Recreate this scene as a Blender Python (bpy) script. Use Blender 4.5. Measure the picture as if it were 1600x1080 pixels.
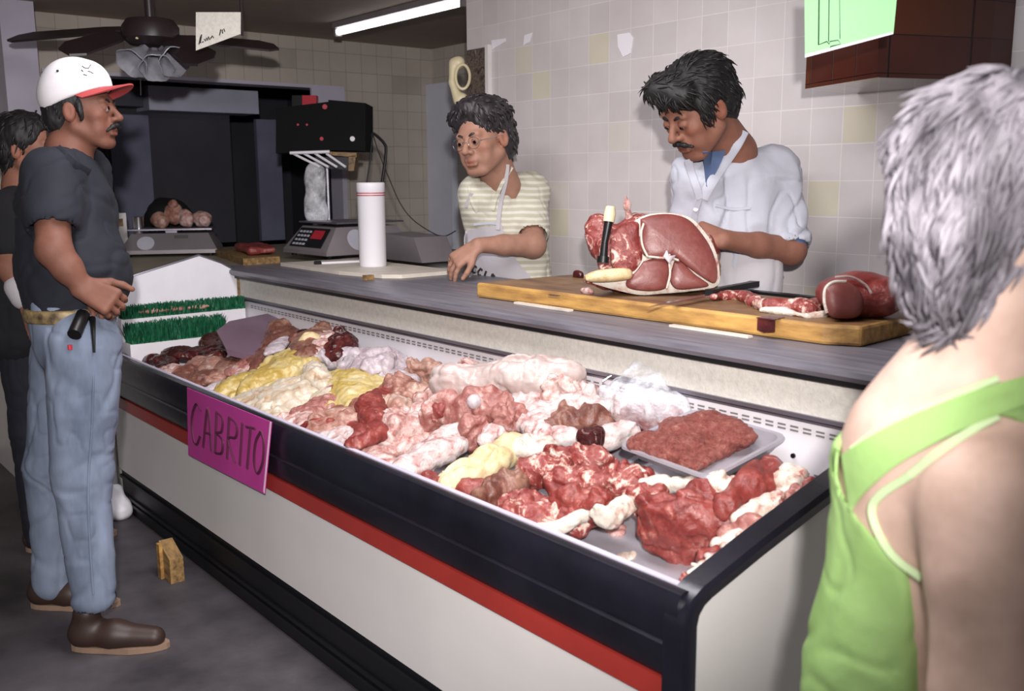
import bpy, bmesh, math, random
import numpy as np
from mathutils import Vector, Matrix

# ------------------------------------------------------------------ camera
SC = bpy.context.scene
COL = SC.collection
for o in list(bpy.data.objects):
    bpy.data.objects.remove(o)
F_PX, TH, PSI, RO, HC = 1500.0, .1722, .88175, -.00716, 1.43
sp, cp = math.sin(PSI), math.cos(PSI)
FW = Vector((-sp*math.cos(TH), cp*math.cos(TH), -math.sin(TH)))
RT0 = Vector((cp, sp, 0)); UP0 = RT0.cross(FW)
RT = RT0*math.cos(RO)+UP0*math.sin(RO)
UP = -RT0*math.sin(RO)+UP0*math.cos(RO)
CAMP = Vector((0, 0, HC))
FH = Vector((-sp, cp, 0))            # horizontal viewing direction
RH = Vector((cp, sp, 0))             # horizontal right
cd = bpy.data.cameras.new('camera'); cam = bpy.data.objects.new('camera', cd); COL.objects.link(cam)
M = Matrix((RT, UP, -FW)).transposed().to_4x4(); M.translation = CAMP
cam.matrix_world = M
cd.sensor_width = 36; cd.lens = F_PX*36/1600; cd.clip_start = .05
cd.dof.use_dof = True; cd.dof.focus_distance = 3.3; cd.dof.aperture_fstop = 4.5
SC.camera = cam
SC.view_settings.view_transform = 'Standard'; SC.view_settings.look = 'None'
SC.view_settings.gamma = 1; SC.view_settings.use_curve_mapping = False
SC.view_settings.exposure = 0.1
# world: faint ambient of the shop
w = bpy.data.worlds.new('world'); SC.world = w; w.use_nodes = True
w.node_tree.nodes['Background'].inputs[0].default_value = (.75, .72, .78, 1)
w.node_tree.nodes['Background'].inputs[1].default_value = .30
# the photographer's flash, above and right of the camera
def lamp(name, kind, loc, power, color, size=.1, aim=None, **k):
    ld = bpy.data.lights.new(name, kind); ld.energy = power; ld.color = color
    if kind == 'AREA':
        ld.shape = 'RECTANGLE'; ld.size = size; ld.size_y = k.get('size_y', size)
    else:
        ld.shadow_soft_size = size
    if kind == 'SPOT':
        ld.spot_size = k['spot']; ld.spot_blend = k['blend']
    o = bpy.data.objects.new(name, ld); COL.objects.link(o); o.location = loc
    if aim is not None:
        o.rotation_euler = (Vector(aim)-Vector(loc)).to_track_quat('-Z', 'Y').to_euler()
    return o
fl = CAMP+RT*.04+UP*.22-FW*.30
lamp('flash', 'SPOT', fl, 415, (1, .95, .93), .04, fl+FW*2-RT*.26+UP*.02, spot=math.radians(66), blend=.7)
# unseen fill lamps at ceiling height, added to brighten where the flash fades
lamp('ceiling_fill', 'AREA', (-1.9, 1.2, 2.45), 50, (1, .97, 1), 2.2, (-1.9, 1.25, 0), size_y=.5)
lamp('ceiling_fill', 'AREA', (-.3, -.3, 2.42), 14, (1, .97, .9), 1.2, (-.3, -.6, 0), size_y=.4)

# ------------------------------------------------------------------ helpers
def P(u, v, d):
    """world point seen at photo position u, v and d metres along the view axis"""
    a = (u-800)/F_PX; b = -(v-541)/F_PX
    return CAMP+(FW+RT*a+UP*b)*d
def PZ(u, v, z):
    a = (u-800)/F_PX; b = -(v-541)/F_PX; d = FW+RT*a+UP*b
    return CAMP+d*((z-HC)/d.z)
def PX(u, v, x):
    a = (u-800)/F_PX; b = -(v-541)/F_PX; d = FW+RT*a+UP*b
    return CAMP+d*(x/d.x)
def PY(u, v, y):
    a = (u-800)/F_PX; b = -(v-541)/F_PX; d = FW+RT*a+UP*b
    return CAMP+d*(y/d.y)
V = Vector
def tag(o, label=None, cat=None, group=None, kind=None):
    if label: o['label'] = label
    if cat: o['category'] = cat
    if group: o['group'] = group
    if kind: o['kind'] = kind
    return o
def thing(name, label, cat, loc, group=None):
    o = bpy.data.objects.new(name, None); COL.objects.link(o); o.location = loc
    o.empty_display_size = .05
    return tag(o, label, cat, group)
def link(name, me, mat, parent=None, smooth=False, loc=None):
    o = bpy.data.objects.new(name, me); COL.objects.link(o)
    if mat:
        for m in (mat if isinstance(mat, (list, tuple)) else [mat]): me.materials.append(m)
    if smooth:
        me.polygons.foreach_set('use_smooth', [True]*len(me.polygons))
    if parent is not None:
        o.parent = parent
        pm = Matrix.Translation(parent.location)
        if parent.parent: pm = Matrix.Identity(4)
        if parent.type == 'EMPTY': o.matrix_parent_inverse = pm.inverted()
    if loc is not None: o.location = loc
    return o
def from_bm(name, bm, mat, parent=None, smooth=False, bevel=0, seg=2):
    if bevel:
        bmesh.ops.bevel(bm, geom=[e for e in bm.edges if len(e.link_faces) == 2 and e.calc_face_angle(0) > .5],
                        offset=bevel, segments=seg, affect='EDGES', profile=.5, clamp_overlap=True)
    bmesh.ops.recalc_face_normals(bm, faces=bm.faces)
    me = bpy.data.meshes.new(name); bm.to_mesh(me); bm.free()
    o = link(name, me, mat, parent)
    if smooth:
        for p in me.polygons: p.use_smooth = True
        try: me.set_sharp_from_angle(angle=math.radians(38))
        except Exception: pass
    return o
def b_box(bm, x0, x1, y0, y1, z0, z1, mi=0, mat=None):
    vs = [bm.verts.new(c) for c in ((x0,y0,z0),(x1,y0,z0),(x1,y1,z0),(x0,y1,z0),(x0,y0,z1),(x1,y0,z1),(x1,y1,z1),(x0,y1,z1))]
    if mat is not None:
        for v in vs: v.co = mat @ v.co
    for f in ((0,3,2,1),(4,5,6,7),(0,1,5,4),(1,2,6,5),(2,3,7,6),(3,0,4,7)):
        fc = bm.faces.new([vs[i] for i in f]); fc.material_index = mi
    return vs
def b_prism(bm, pts, d):
    """polygon of 3-D points extruded by vector d"""
    a = [bm.verts.new(p) for p in pts]; b = [bm.verts.new(V(p)+V(d)) for p in pts]
    bm.faces.new(a); bm.faces.new(b[::-1]); n = len(a)
    for i in range(n): bm.faces.new((a[i], b[i], b[(i+1) % n], a[(i+1) % n]))
def b_tube(bm, pts, rad, n=8, caps=True):
    pts = [V(p) for p in pts]; m = len(pts)
    if not hasattr(rad, '__len__'): rad = [rad]*m
    rings = []; prev = None
    for i, p in enumerate(pts):
        t = (pts[min(i+1, m-1)]-pts[max(i-1, 0)])
        if t.length < 1e-9: t = V((0, 0, 1))
        t.normalize()
        if prev is None:
            a = t.orthogonal().normalized()
        else:
            a = prev-t*prev.dot(t)
            a = a.normalized() if a.length > 1e-6 else t.orthogonal().normalized()
        prev = a; b = t.cross(a)
        rings.append([bm.verts.new(p+(a*math.cos(2*math.pi*k/n)+b*math.sin(2*math.pi*k/n))*rad[i]) for k in range(n)])
    for i in range(m-1):
        for k in range(n):
            bm.faces.new((rings[i][k], rings[i][(k+1) % n], rings[i+1][(k+1) % n], rings[i+1][k]))
    if caps:
        bm.faces.new(rings[0][::-1]); bm.faces.new(rings[-1])
def b_lathe(bm, prof, n=32, c=(0, 0, 0), caps=True):
    rings = []
    for r, z in prof:
        rings.append([bm.verts.new((c[0]+r*math.cos(2*math.pi*k/n), c[1]+r*math.sin(2*math.pi*k/n), c[2]+z)) for k in range(n)])
    for i in range(len(prof)-1):
        for k in range(n):
            bm.faces.new((rings[i][k], rings[i][(k+1) % n], rings[i+1][(k+1) % n], rings[i+1][k]))
    if caps:
        bm.faces.new(rings[0][::-1]); bm.faces.new(rings[-1])
def bez(pts, n=16):
    """Catmull-Rom through pts"""
    pts = [V(p) for p in pts]; q = [pts[0]*2-pts[1]]+pts+[pts[-1]*2-pts[-2]]; out = []
    for i in range(1, len(q)-2):
        for k in range(n):
            t = k/n; a, b, c_, d = q[i-1], q[i], q[i+1], q[i+2]
            out.append(.5*((2*b)+(c_-a)*t+(2*a-5*b+4*c_-d)*t*t+(3*b-a-3*c_+d)*t**3))
    out.append(pts[-1]); return out
def box(name, a, b, mat, parent=None, bevel=0, M_=None):
    bm = bmesh.new(); b_box(bm, a[0], b[0], a[1], b[1], a[2], b[2], mat=M_)
    return from_bm(name, bm, mat, parent, bevel=bevel, smooth=bevel > 0)
def tube(name, pts, rad, mat, parent=None, n=8):
    bm = bmesh.new(); b_tube(bm, pts, rad, n); return from_bm(name, bm, mat, parent, smooth=True)
def struct(o, ): o['kind'] = 'structure'; return o

# ------------------------------------------------------------------ materials
def srgb(h):
    c = [int(h[i:i+2], 16)/255 for i in (0, 2, 4)]
    return tuple((x/12.92 if x <= .04045 else ((x+.055)/1.055)**2.4) for x in c)+(1,)
class NT:
    def __init__(s, name):
        s.m = bpy.data.materials.new(name); s.m.use_nodes = True; s.t = s.m.node_tree
        s.p = s.t.nodes['Principled BSDF']; s.out = s.t.nodes['Material Output']
    def n(s, kind, **k):
        nd = s.t.nodes.new(kind)
        for a, b in k.items():
            if a.startswith('i_'):
                key = a[2:]; key = int(key) if key.isdigit() else key
                nd.inputs[key].default_value = b
            else: setattr(nd, a, b)
        return nd
    def l(s, a, b): s.t.links.new(a, b)
    def ramp(s, fac, stops, interp='LINEAR'):
        r = s.n('ShaderNodeValToRGB'); r.color_ramp.interpolation = interp
        e = r.color_ramp.elements
        while len(e) < len(stops): e.new(.5)
        for i, (p, c) in enumerate(stops):
            e[i].position = p; e[i].color = c if len(c) == 4 else tuple(c)+(1,)
        s.l(fac, r.inputs[0]); return r
    def coords(s, rnd=True, scale=None):
        tc = s.n('ShaderNodeTexCoord'); o = tc.outputs['Object']
        if rnd:
            oi = s.n('ShaderNodeObjectInfo'); mm = s.n('ShaderNodeMath', operation='MULTIPLY'); mm.inputs[1].default_value = 37.
            s.l(oi.outputs['Random'], mm.inputs[0]); va = s.n('ShaderNodeVectorMath', operation='ADD')
            s.l(o, va.inputs[0]); s.l(mm.outputs[0], va.inputs[1]); o = va.outputs[0]
        if scale:
            vm = s.n('ShaderNodeVectorMath', operation='MULTIPLY'); vm.inputs[1].default_value = scale
            s.l(o, vm.inputs[0]); o = vm.outputs[0]
        return o
    def noise(s, co, scale, detail=4, rough=.55, dist=0):
        n = s.n('ShaderNodeTexNoise', i_Scale=scale, i_Detail=detail, i_Roughness=rough, i_Distortion=dist)
        s.l(co, n.inputs['Vector']); return n.outputs[0]
    def bump(s, h, strength=.3, dist=.01):
        b = s.n('ShaderNodeBump', i_Strength=strength, i_Distance=dist); s.l(h, b.inputs['Height'])
        s.l(b.outputs[0], s.p.inputs['Normal']); return b
    def base(s, c): s.l(c, s.p.inputs['Base Color'])
    def set(s, rough=.5, metal=0, spec=.5, **k):
        s.p.inputs['Roughness'].default_value = rough; s.p.inputs['Metallic'].default_value = metal
        s.p.inputs['Specular IOR Level'].default_value = spec
        for a, b in k.items(): s.p.inputs[a.replace('_', ' ')].default_value = b
        return s
def mix2(c, k): return tuple(min(1, x*k) for x in c[:3])+(1,)
def mat(name, c, rough=.5, metal=0, spec=.5, var=.12, vscale=6, bump=0, bscale=40, rnd=False, stretch=None, c2=None, bd=.004, **k):
    n = NT(name); n.set(rough, metal, spec, **k)
    if isinstance(c, str): c = srgb(c)
    if c2 is not None and isinstance(c2, str): c2 = srgb(c2)
    co = n.coords(rnd, stretch)
    f = n.noise(co, vscale, 5)
    r = n.ramp(f, [(.3, mix2(c, 1-var)), (.7, c2 if c2 else mix2(c, 1+var))]); n.base(r.outputs[0])
    if bump: n.bump(n.noise(co, bscale, 4), bump, bd)
    return n.m
def meat(name, stops, scale=9, dist=1.2, stretch=(1, 1, 1), rough=.3, bump=.7, fine=.3):
    """wet meat: marbled patches of lean and fat that belong to the piece itself"""
    n = NT(name); n.set(rough, 0, .5)
    co = n.coords(True, stretch)
    a = n.noise(co, scale, 6, .6, dist)
    b = n.noise(co, scale*5, 5, .65, .8)
    mx = n.n('ShaderNodeMix', data_type='FLOAT'); mx.inputs[0].default_value = fine
    n.l(a, mx.inputs[2]); n.l(b, mx.inputs[3])
    r = n.ramp(mx.outputs[0], [(p, mix2(srgb(c), .84)) for p, c in stops]); n.base(r.outputs[0])
    n.bump(mx.outputs[0], bump, .012)
    rr = n.n('ShaderNodeMapRange'); rr.inputs[3].default_value = rough-.08; rr.inputs[4].default_value = rough+.2
    n.l(b, rr.inputs[0]); n.l(rr.outputs[0], n.p.inputs['Roughness'])
    return n.m
def tilemat(name, c, c2, mortar, odd, T=.118, ax=(0, 2), rough=.3, oddp=.95, msize=.02, org=(0, 0), asp=1.0):
    n = NT(name); n.set(rough)
    tc = n.n('ShaderNodeTexCoord'); sx = n.n('ShaderNodeSeparateXYZ'); n.l(tc.outputs['Object'], sx.inputs[0])
    cb = n.n('ShaderNodeCombineXYZ')
    for i, a in enumerate(ax):
        m_ = n.n('ShaderNodeMath', operation='MULTIPLY_ADD'); m_.inputs[1].default_value = 1/(T if i == 0 else T*asp); m_.inputs[2].default_value = 50.+org[i]
        n.l(sx.outputs[a], m_.inputs[0]); n.l(m_.outputs[0], cb.inputs[i])
    fr = n.n('ShaderNodeVectorMath', operation='FRACTION'); fl_ = n.n('ShaderNodeVectorMath', operation='FLOOR')
    n.l(cb.outputs[0], fr.inputs[0]); n.l(cb.outputs[0], fl_.inputs[0])
    wn = n.n('ShaderNodeTexWhiteNoise', noise_dimensions='2D'); n.l(fl_.outputs[0], wn.inputs['Vector'])
    r = n.ramp(wn.outputs['Value'], [(0, srgb(c)), (oddp-.02, srgb(c2)), (oddp, srgb(odd)), (1, srgb(odd))])
    sf = n.n('ShaderNodeSeparateXYZ'); n.l(fr.outputs[0], sf.inputs[0])
    ds = []
    for i in (0, 1):
        a = n.n('ShaderNodeMath', operation='SUBTRACT'); a.inputs[1].default_value = .5; n.l(sf.outputs[i], a.inputs[0])
        b = n.n('ShaderNodeMath', operation='ABSOLUTE'); n.l(a.outputs[0], b.inputs[0]); ds.append(b)
    mxm = n.n('ShaderNodeMath', operation='MAXIMUM'); n.l(ds[0].outputs[0], mxm.inputs[0]); n.l(ds[1].outputs[0], mxm.inputs[1])
    g = n.n('ShaderNodeMapRange'); g.inputs[1].default_value = .5-msize; g.inputs[2].default_value = .5-msize*.4
    n.l(mxm.outputs[0], g.inputs[0])
    dirt = n.noise(tc.outputs['Object'], 3, 5); dr = n.ramp(dirt, [(.3, (.86, .85, .84)), (.7, (1, 1, 1))])
    m1 = n.n('ShaderNodeMix', data_type='RGBA'); n.l(g.outputs[0], m1.inputs[0]); n.l(r.outputs[0], m1.inputs[6]); m1.inputs[7].default_value = srgb(mortar)
    m2 = n.n('ShaderNodeMix', data_type='RGBA', blend_type='MULTIPLY'); m2.inputs[0].default_value = 1
    n.l(m1.outputs[2], m2.inputs[6]); n.l(dr.outputs[0], m2.inputs[7]); n.base(m2.outputs[2])
    inv = n.n('ShaderNodeMath', operation='SUBTRACT'); inv.inputs[0].default_value = 1; n.l(g.outputs[0], inv.inputs[1])
    n.bump(inv.outputs[0], .25, .002)
    return n.m
def vcolmat(name, rough=.5, bump=.15, bscale=60, spec=.4, sss=0):
    n = NT(name); n.set(rough, 0, spec)
    a = n.n('ShaderNodeAttribute', attribute_name='Col')
    co = n.coords(False); f = n.noise(co, 22, 4)
    r = n.ramp(f, [(.3, (.86, .82, .8)), (.7, (1.08, 1.08, 1.08))])
    m = n.n('ShaderNodeMix', data_type='RGBA', blend_type='MULTIPLY'); m.inputs[0].default_value = 1
    n.l(a.outputs['Color'], m.inputs[6]); n.l(r.outputs[0], m.inputs[7]); n.base(m.outputs[2])
    n.bump(n.noise(co, bscale, 3), bump, .003)
    return n.m

MT = {}
MT['wall'] = tilemat('wall_tile', 'c9c3c4', 'd2cccd', 'ddd8d8', 'cfc9b8', T=.118, ax=(0, 2), rough=.35, oddp=.965)
MT['wall_left'] = tilemat('side_wall_tile', 'b7aea4', 'bdb4ab', '958d86', 'aaa39a', T=.118, ax=(1, 2), rough=.5)
MT['wall_nook'] = tilemat('nook_wall_tile', 'b9b0a8', 'c0b7af', '968e88', 'aaa39a', T=.118, ax=(0, 2), rough=.5)
MT['floor'] = mat('dirty_concrete', '2e2b30', .6, c2='5b565a', var=.3, vscale=2.5, bump=.3, bscale=30)
MT['ceiling'] = mat('brown_ceiling', '9a8a80', .8, var=.06)
MT['white_panel'] = mat('white_enamel', 'd6d2d0', .35, var=.04, vscale=3)
MT['white_plastic'] = mat('white_plastic', 'dedadf', .4, var=.03)
MT['end_panel'] = mat('white_end_panel', 'e4e2ea', .5, var=.05, vscale=8)
MT['beige'] = mat('textured_beige_plastic', 'c6c2ba', .6, var=.10, vscale=60, bump=.5, bscale=180, bd=.003)
MT['black'] = mat('black_bumper', '101018', .3, c2='1c1b26', var=.1, vscale=5, bump=.15, bscale=30)
MT['kick'] = mat('black_kick', '0c0d12', .5, var=.2)
MT['red'] = mat('red_stripe', '98302a', .4, var=.1)
MT['chrome'] = mat('chrome', 'c8c8ce', .22, 1, var=.05)
MT['steel'] = mat('brushed_steel', '8f8c96', .38, .85, var=.15, vscale=3, stretch=(.3, 8, 8), bump=.1, bscale=20)
MT['alu'] = mat('aluminium_pan', 'a7a2aa', .32, .35, var=.1)
MT['worktop'] = mat('grey_laminate', '5f5c64', .38, var=.2, vscale=10, stretch=(.4, 8, 1), bump=.08, bscale=60, c2='75727b')
MT['worktop2'] = mat('olive_laminate', '8a8270', .5, var=.1, vscale=8, stretch=(6, .4, 1))
MT['wood'] = mat('worn_butcher_board', '8a6238', .55, c2='c69a55', vscale=7, stretch=(1, 5, 5), bump=.25, bscale=25)
MT['wood_top'] = mat('stained_board_top', '5c3f2c', .45, c2='8d6a46', vscale=5, stretch=(1.2, 3, 3), bump=.25, bscale=30)
MT['whiteboard'] = mat('white_poly_board', 'cfc6ba', .5, var=.1, vscale=12)
MT['darkwood'] = mat('dark_wood', '5c4630', .5, c2='a07f4e', vscale=10, stretch=(1, 6, 6))
MT['navy'] = mat('navy_cloth', '131622', .85, var=.15, vscale=14, bump=.3, bscale=25)
MT['black_cloth'] = mat('black_cloth', '111116', .9, var=.2)
MT['coat'] = mat('white_coat', 'aeb0bb', .8, var=.04, vscale=8, bump=.25, bscale=16, bd=.01)
MT['apron'] = mat('white_apron', 'b3afb4', .8, var=.06, vscale=8, bump=.3, bscale=14, bd=.01)
MT['blue_shirt'] = mat('blue_shirt', '4c5d80', .8)
MT['green_top'] = mat('lime_green_cotton', '8db464', .85, c2='a6ca80', var=.1, vscale=5, bump=.2, bscale=60)
MT['green_trim'] = mat('pale_green_binding', 'c0d8a6', .8)
MT['capwhite'] = mat('white_cap', 'd9d6da', .8, var=.06, vscale=20)
MT['capred'] = mat('red_cap_peak', '9c3a3c', .7)
MT['hair_black'] = mat('black_hair', '0b0a0c', .62, c2='151315', vscale=40)
MT['hair_dark'] = mat('greying_dark_hair', '1b181b', .5, c2='3b363a', vscale=30)
MT['hair_grey'] = mat('grey_hair', '3c383e', .6, c2='a8a2ac', vscale=16, stretch=(1, 1, .35))
MT['skin'] = vcolmat('skin', .6, spec=.3)
MT['eye'] = mat('eye_white', '8d7f78', .25, var=.02)
MT['iris'] = mat('dark_iris', '120a07', .15)
MT['belt'] = mat('tooled_belt', '3c2c20', .5, c2='a08a60', vscale=30, var=.3)
MT['shoe'] = mat('brown_leather', '35251f', .5, var=.2)
MT['sole'] = mat('tan_sole', '8b7260', .7)
MT['leather'] = mat('black_leather', '0e0e10', .4)
MT['pink'] = mat('magenta_card', 'b8368c', .7, c2='c03f96', var=.05, vscale=3)
MT['pinkedge'] = mat('white_card_edge', 'e8c8dc', .7)
MT['ink'] = mat('dark_ink', '55183a', .7)
MT['paper'] = mat('white_paper', 'e6e4ea', .5, var=.02)
MT['paperink'] = mat('paper_ink', '2a2824', .7)
MT['signgreen'] = mat('mint_green_card', '98cf96', .7, var=.03)
MT['signink'] = mat('green_ink', '24482c', .7)
MT['browntile'] = tilemat('brown_glazed_tile', '4a2620', '58301f', '22120e', '5a3a2c', T=.1, ax=(0, 2), rough=.12, oddp=.99)
MT['browntile_y'] = tilemat('brown_glazed_tile_side', '4a2620', '58301f', '22120e', '5a3a2c', T=.1, ax=(1, 2), rough=.12, oddp=.99)
MT['tv'] = mat('black_box', '050507', .7, var=.2, spec=.2)
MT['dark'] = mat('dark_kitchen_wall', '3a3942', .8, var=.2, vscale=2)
MT['panelgrey'] = mat('blue_grey_panel', '6a6c82', .6)
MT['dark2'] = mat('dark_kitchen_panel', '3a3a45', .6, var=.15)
MT['hood'] = mat('grey_hood_panel', 'b0b1c4', .45, var=.06)
MT['doorblue'] = mat('blue_grey_door', 'cfd2e0', .45, var=.06, vscale=3)
MT['post'] = mat('pale_lilac_post', 'b9b4c6', .5, var=.06)
MT['scale'] = mat('grey_scale_body', '8b8488', .4, .3, var=.08)
MT['keypad'] = mat('black_keypad', '15161a', .4)
MT['redled'] = mat('red_label', 'b02a38', .4)
MT['dial'] = mat('pale_dial', 'b6b6c2', .35)
MT['phone'] = mat('cream_phone', 'd2c7a4', .4, var=.05)
MT['picture'] = meat('collage_print', [(.3, '181418'), (.45, '4a3f3c'), (.52, '7b6a60'), (.58, '2c3230'), (.66, '9c8c84')], scale=28, dist=1, rough=.4, bump=0)
MT['fan'] = mat('dark_brown_blade', '2a2023', .4, var=.2)
MT['fanglass'] = mat('frosted_glass_shade', '8d8d96', .25, var=.2, vscale=20)
MT['green_grass'] = mat('green_garnish_plastic', '0c4a30', .5, c2='1c6a48', vscale=40)
MT['lilac'] = mat('mauve_rubber', '6c5664', .5, c2='7b6676', var=.05, vscale=4)
# kinds of meat
MEATS = {
 'beef':  meat('beef', [(.30, '6a2221'), (.46, '8a3a36'), (.53, '9c504a'), (.56, 'cfa294'), (.62, 'ddd0c4')], 15, 2.2, rough=.3),
 'lean':  meat('lean_beef', [(.3, '642020'), (.48, '853530'), (.58, '984a43'), (.64, 'b87a70'), (.70, 'd8c0b4')], 13, 1.4, rough=.3),
 'fat':   meat('beef_fat', [(.34, '94524a'), (.41, 'c8a496'), (.5, 'dacfc2'), (.7, 'e2dcd0')], 12, 1.8, rough=.35),
 'yfat':  meat('yellow_fat', [(.32, '9a5c44'), (.40, 'c8a878'), (.5, 'dcc698'), (.7, 'e4d8b8')], 9, 1.2, rough=.35),
 'pork':  meat('pale_pink_pork', [(.34, '8c4e4a'), (.43, 'b07a74'), (.50, 'c8a098'), (.57, 'd8c4be')], 13, 2.0, rough=.3),
 'pinkm': meat('pink_pork_lean', [(.33, '80423e'), (.47, '9c625a'), (.56, 'b48078'), (.63, 'd4bab2')], 11, 1.8, rough=.3),
 'skin_': meat('pale_skin_fat', [(.34, '985c58'), (.43, 'bc9490'), (.50, 'cfbcb9'), (.60, 'dcd2d0')], 12, 2.0, rough=.32),
 'hide': meat('pale_grey_hide', [(.3, 'a07a76'), (.44, 'b9a09b'), (.58, 'c4b5b0'), (.72, 'd8cac6')], 7, 1.0, stretch=(.5, 1, 1), rough=.3, bump=.3),
 'white': meat('tripe_white', [(.3, 'a08890'), (.5, 'bfb2b8'), (.7, 'd4ccd0')], 10, 1.4, rough=.3),
 'brown': meat('browned_beef', [(.3, '4c2620'), (.5, '7b4c40'), (.62, '9b7664'), (.75, 'c8ac98')], 9, 1.0, rough=.35),
 'dark':  meat('dark_offal', [(.3, '240d0b'), (.5, '43191a'), (.64, '6c2e2a'), (.78, '9a5448')], 8, 1.2, stretch=(.5, 1, 1), rough=.22),
 'tan':   meat('tan_offal', [(.34, '7c463c'), (.46, 'a47466'), (.56, 'b89484'), (.65, 'd6c6ba')], 10, 1.2, rough=.3),
 'yellow': meat('yellow_chicken_skin', [(.34, 'a8883e'), (.46, 'bfa458'), (.56, 'ccb880'), (.66, 'd8ceb0')], 10, 1.2, rough=.3, bump=.3),
 'pale':  meat('pale_chicken_skin', [(.34, 'b08a6c'), (.44, 'c8b49a'), (.56, 'd6ccbc'), (.68, 'd8c2b8')], 10, 1.3, rough=.3, bump=.3),
 'mince': meat('minced_beef', [(.38, '6e2a26'), (.5, '904a40'), (.6, 'a8685c'), (.68, 'cfa698')], 60, .5, rough=.35, bump=.9, fine=.5),
}

# ------------------------------------------------------------------ implicit surfaces (one smooth skin over many shapes)
def arr(p): return np.array([p[0], p[1], p[2]], dtype=np.float32)
def vnoise(p, scale, seed=0):
    """value noise on an (n,3) array, -1..1"""
    q = p*scale+np.array([seed*7.31, seed*3.17, seed*5.77]); i = np.floor(q).astype(np.int64); f = q-i
    f = f*f*(3-2*f); out = 0
    def h(a, b, c):
        n = (a*73856093) ^ (b*19349663) ^ (c*83492791) ^ (seed*2654435)
        n = (n ^ (n >> 13))*1274126177 & 0x7fffffff
        return ((n ^ (n >> 16)) & 0xffff)/32767.5-1
    for dx in (0, 1):
        for dy in (0, 1):
            for dz in (0, 1):
                wgt = (f[:, 0] if dx else 1-f[:, 0])*(f[:, 1] if dy else 1-f[:, 1])*(f[:, 2] if dz else 1-f[:, 2])
                out = out+wgt*h(i[:, 0]+dx, i[:, 1]+dy, i[:, 2]+dz)
    return out
class Ell:
    def __init__(s, c, r, R=None):
        s.c = arr(c); s.r = np.array(r, dtype=np.float32) if hasattr(r, '__len__') else np.array([r]*3, dtype=np.float32)
        s.R = None if R is None else np.array(R, dtype=np.float32)
        m = float(s.r.max()); s.lo = s.c-m; s.hi = s.c+m
    def __call__(s, X, Y, Z):
        x, y, z = X-s.c[0], Y-s.c[1], Z-s.c[2]
        if s.R is not None:
            R = s.R; x, y, z = (R[0, 0]*x+R[1, 0]*y+R[2, 0]*z, R[0, 1]*x+R[1, 1]*y+R[2, 1]*z, R[0, 2]*x+R[1, 2]*y+R[2, 2]*z)
        a, b, c = s.r
        k0 = np.sqrt((x/a)**2+(y/b)**2+(z/c)**2); k1 = np.sqrt((x/a**2)**2+(y/b**2)**2+(z/c**2)**2)+1e-9
        return k0*(k0-1)/k1
class Cap:
    def __init__(s, a, b, ra, rb=None, n=None, f=1.0):
        s.a = arr(a); s.b = arr(b); s.ra = ra; s.rb = ra if rb is None else rb
        s.n = None if n is None else arr(n)/np.linalg.norm(arr(n)); s.f = f
        m = max(s.ra, s.rb)*1.05; s.lo = np.minimum(s.a, s.b)-m; s.hi = np.maximum(s.a, s.b)+m
    def __call__(s, X, Y, Z):
        d = s.b-s.a; L = float(d@d)+1e-12
        x, y, z = X-s.a[0], Y-s.a[1], Z-s.a[2]
        t = np.clip((x*d[0]+y*d[1]+z*d[2])/L, 0, 1)
        x = x-t*d[0]; y = y-t*d[1]; z = z-t*d[2]; q = x*x+y*y+z*z
        if s.n is not None:
            k = x*s.n[0]+y*s.n[1]+z*s.n[2]; q = q+(s.f**2-1)*k*k      # f > 1 flattens along n
        return np.sqrt(q)-(s.ra+(s.rb-s.ra)*t)
class Box:
    def __init__(s, c, h, R=None, r=.0):
        s.c = arr(c); s.h = np.array(h, dtype=np.float32); s.R = None if R is None else np.array(R, dtype=np.float32); s.r = r
        m = float(np.linalg.norm(s.h)); s.lo = s.c-m; s.hi = s.c+m
    def __call__(s, X, Y, Z):
        x, y, z = X-s.c[0], Y-s.c[1], Z-s.c[2]
        if s.R is not None:
            R = s.R; x, y, z = (R[0, 0]*x+R[1, 0]*y+R[2, 0]*z, R[0, 1]*x+R[1, 1]*y+R[2, 1]*z, R[0, 2]*x+R[1, 2]*y+R[2, 2]*z)
        dx, dy, dz = np.abs(x)-s.h[0]+s.r, np.abs(y)-s.h[1]+s.r, np.abs(z)-s.h[2]+s.r
        return np.sqrt(np.maximum(dx, 0)**2+np.maximum(dy, 0)**2+np.maximum(dz, 0)**2)+np.minimum(np.maximum(dx, np.maximum(dy, dz)), 0)-s.r
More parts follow.
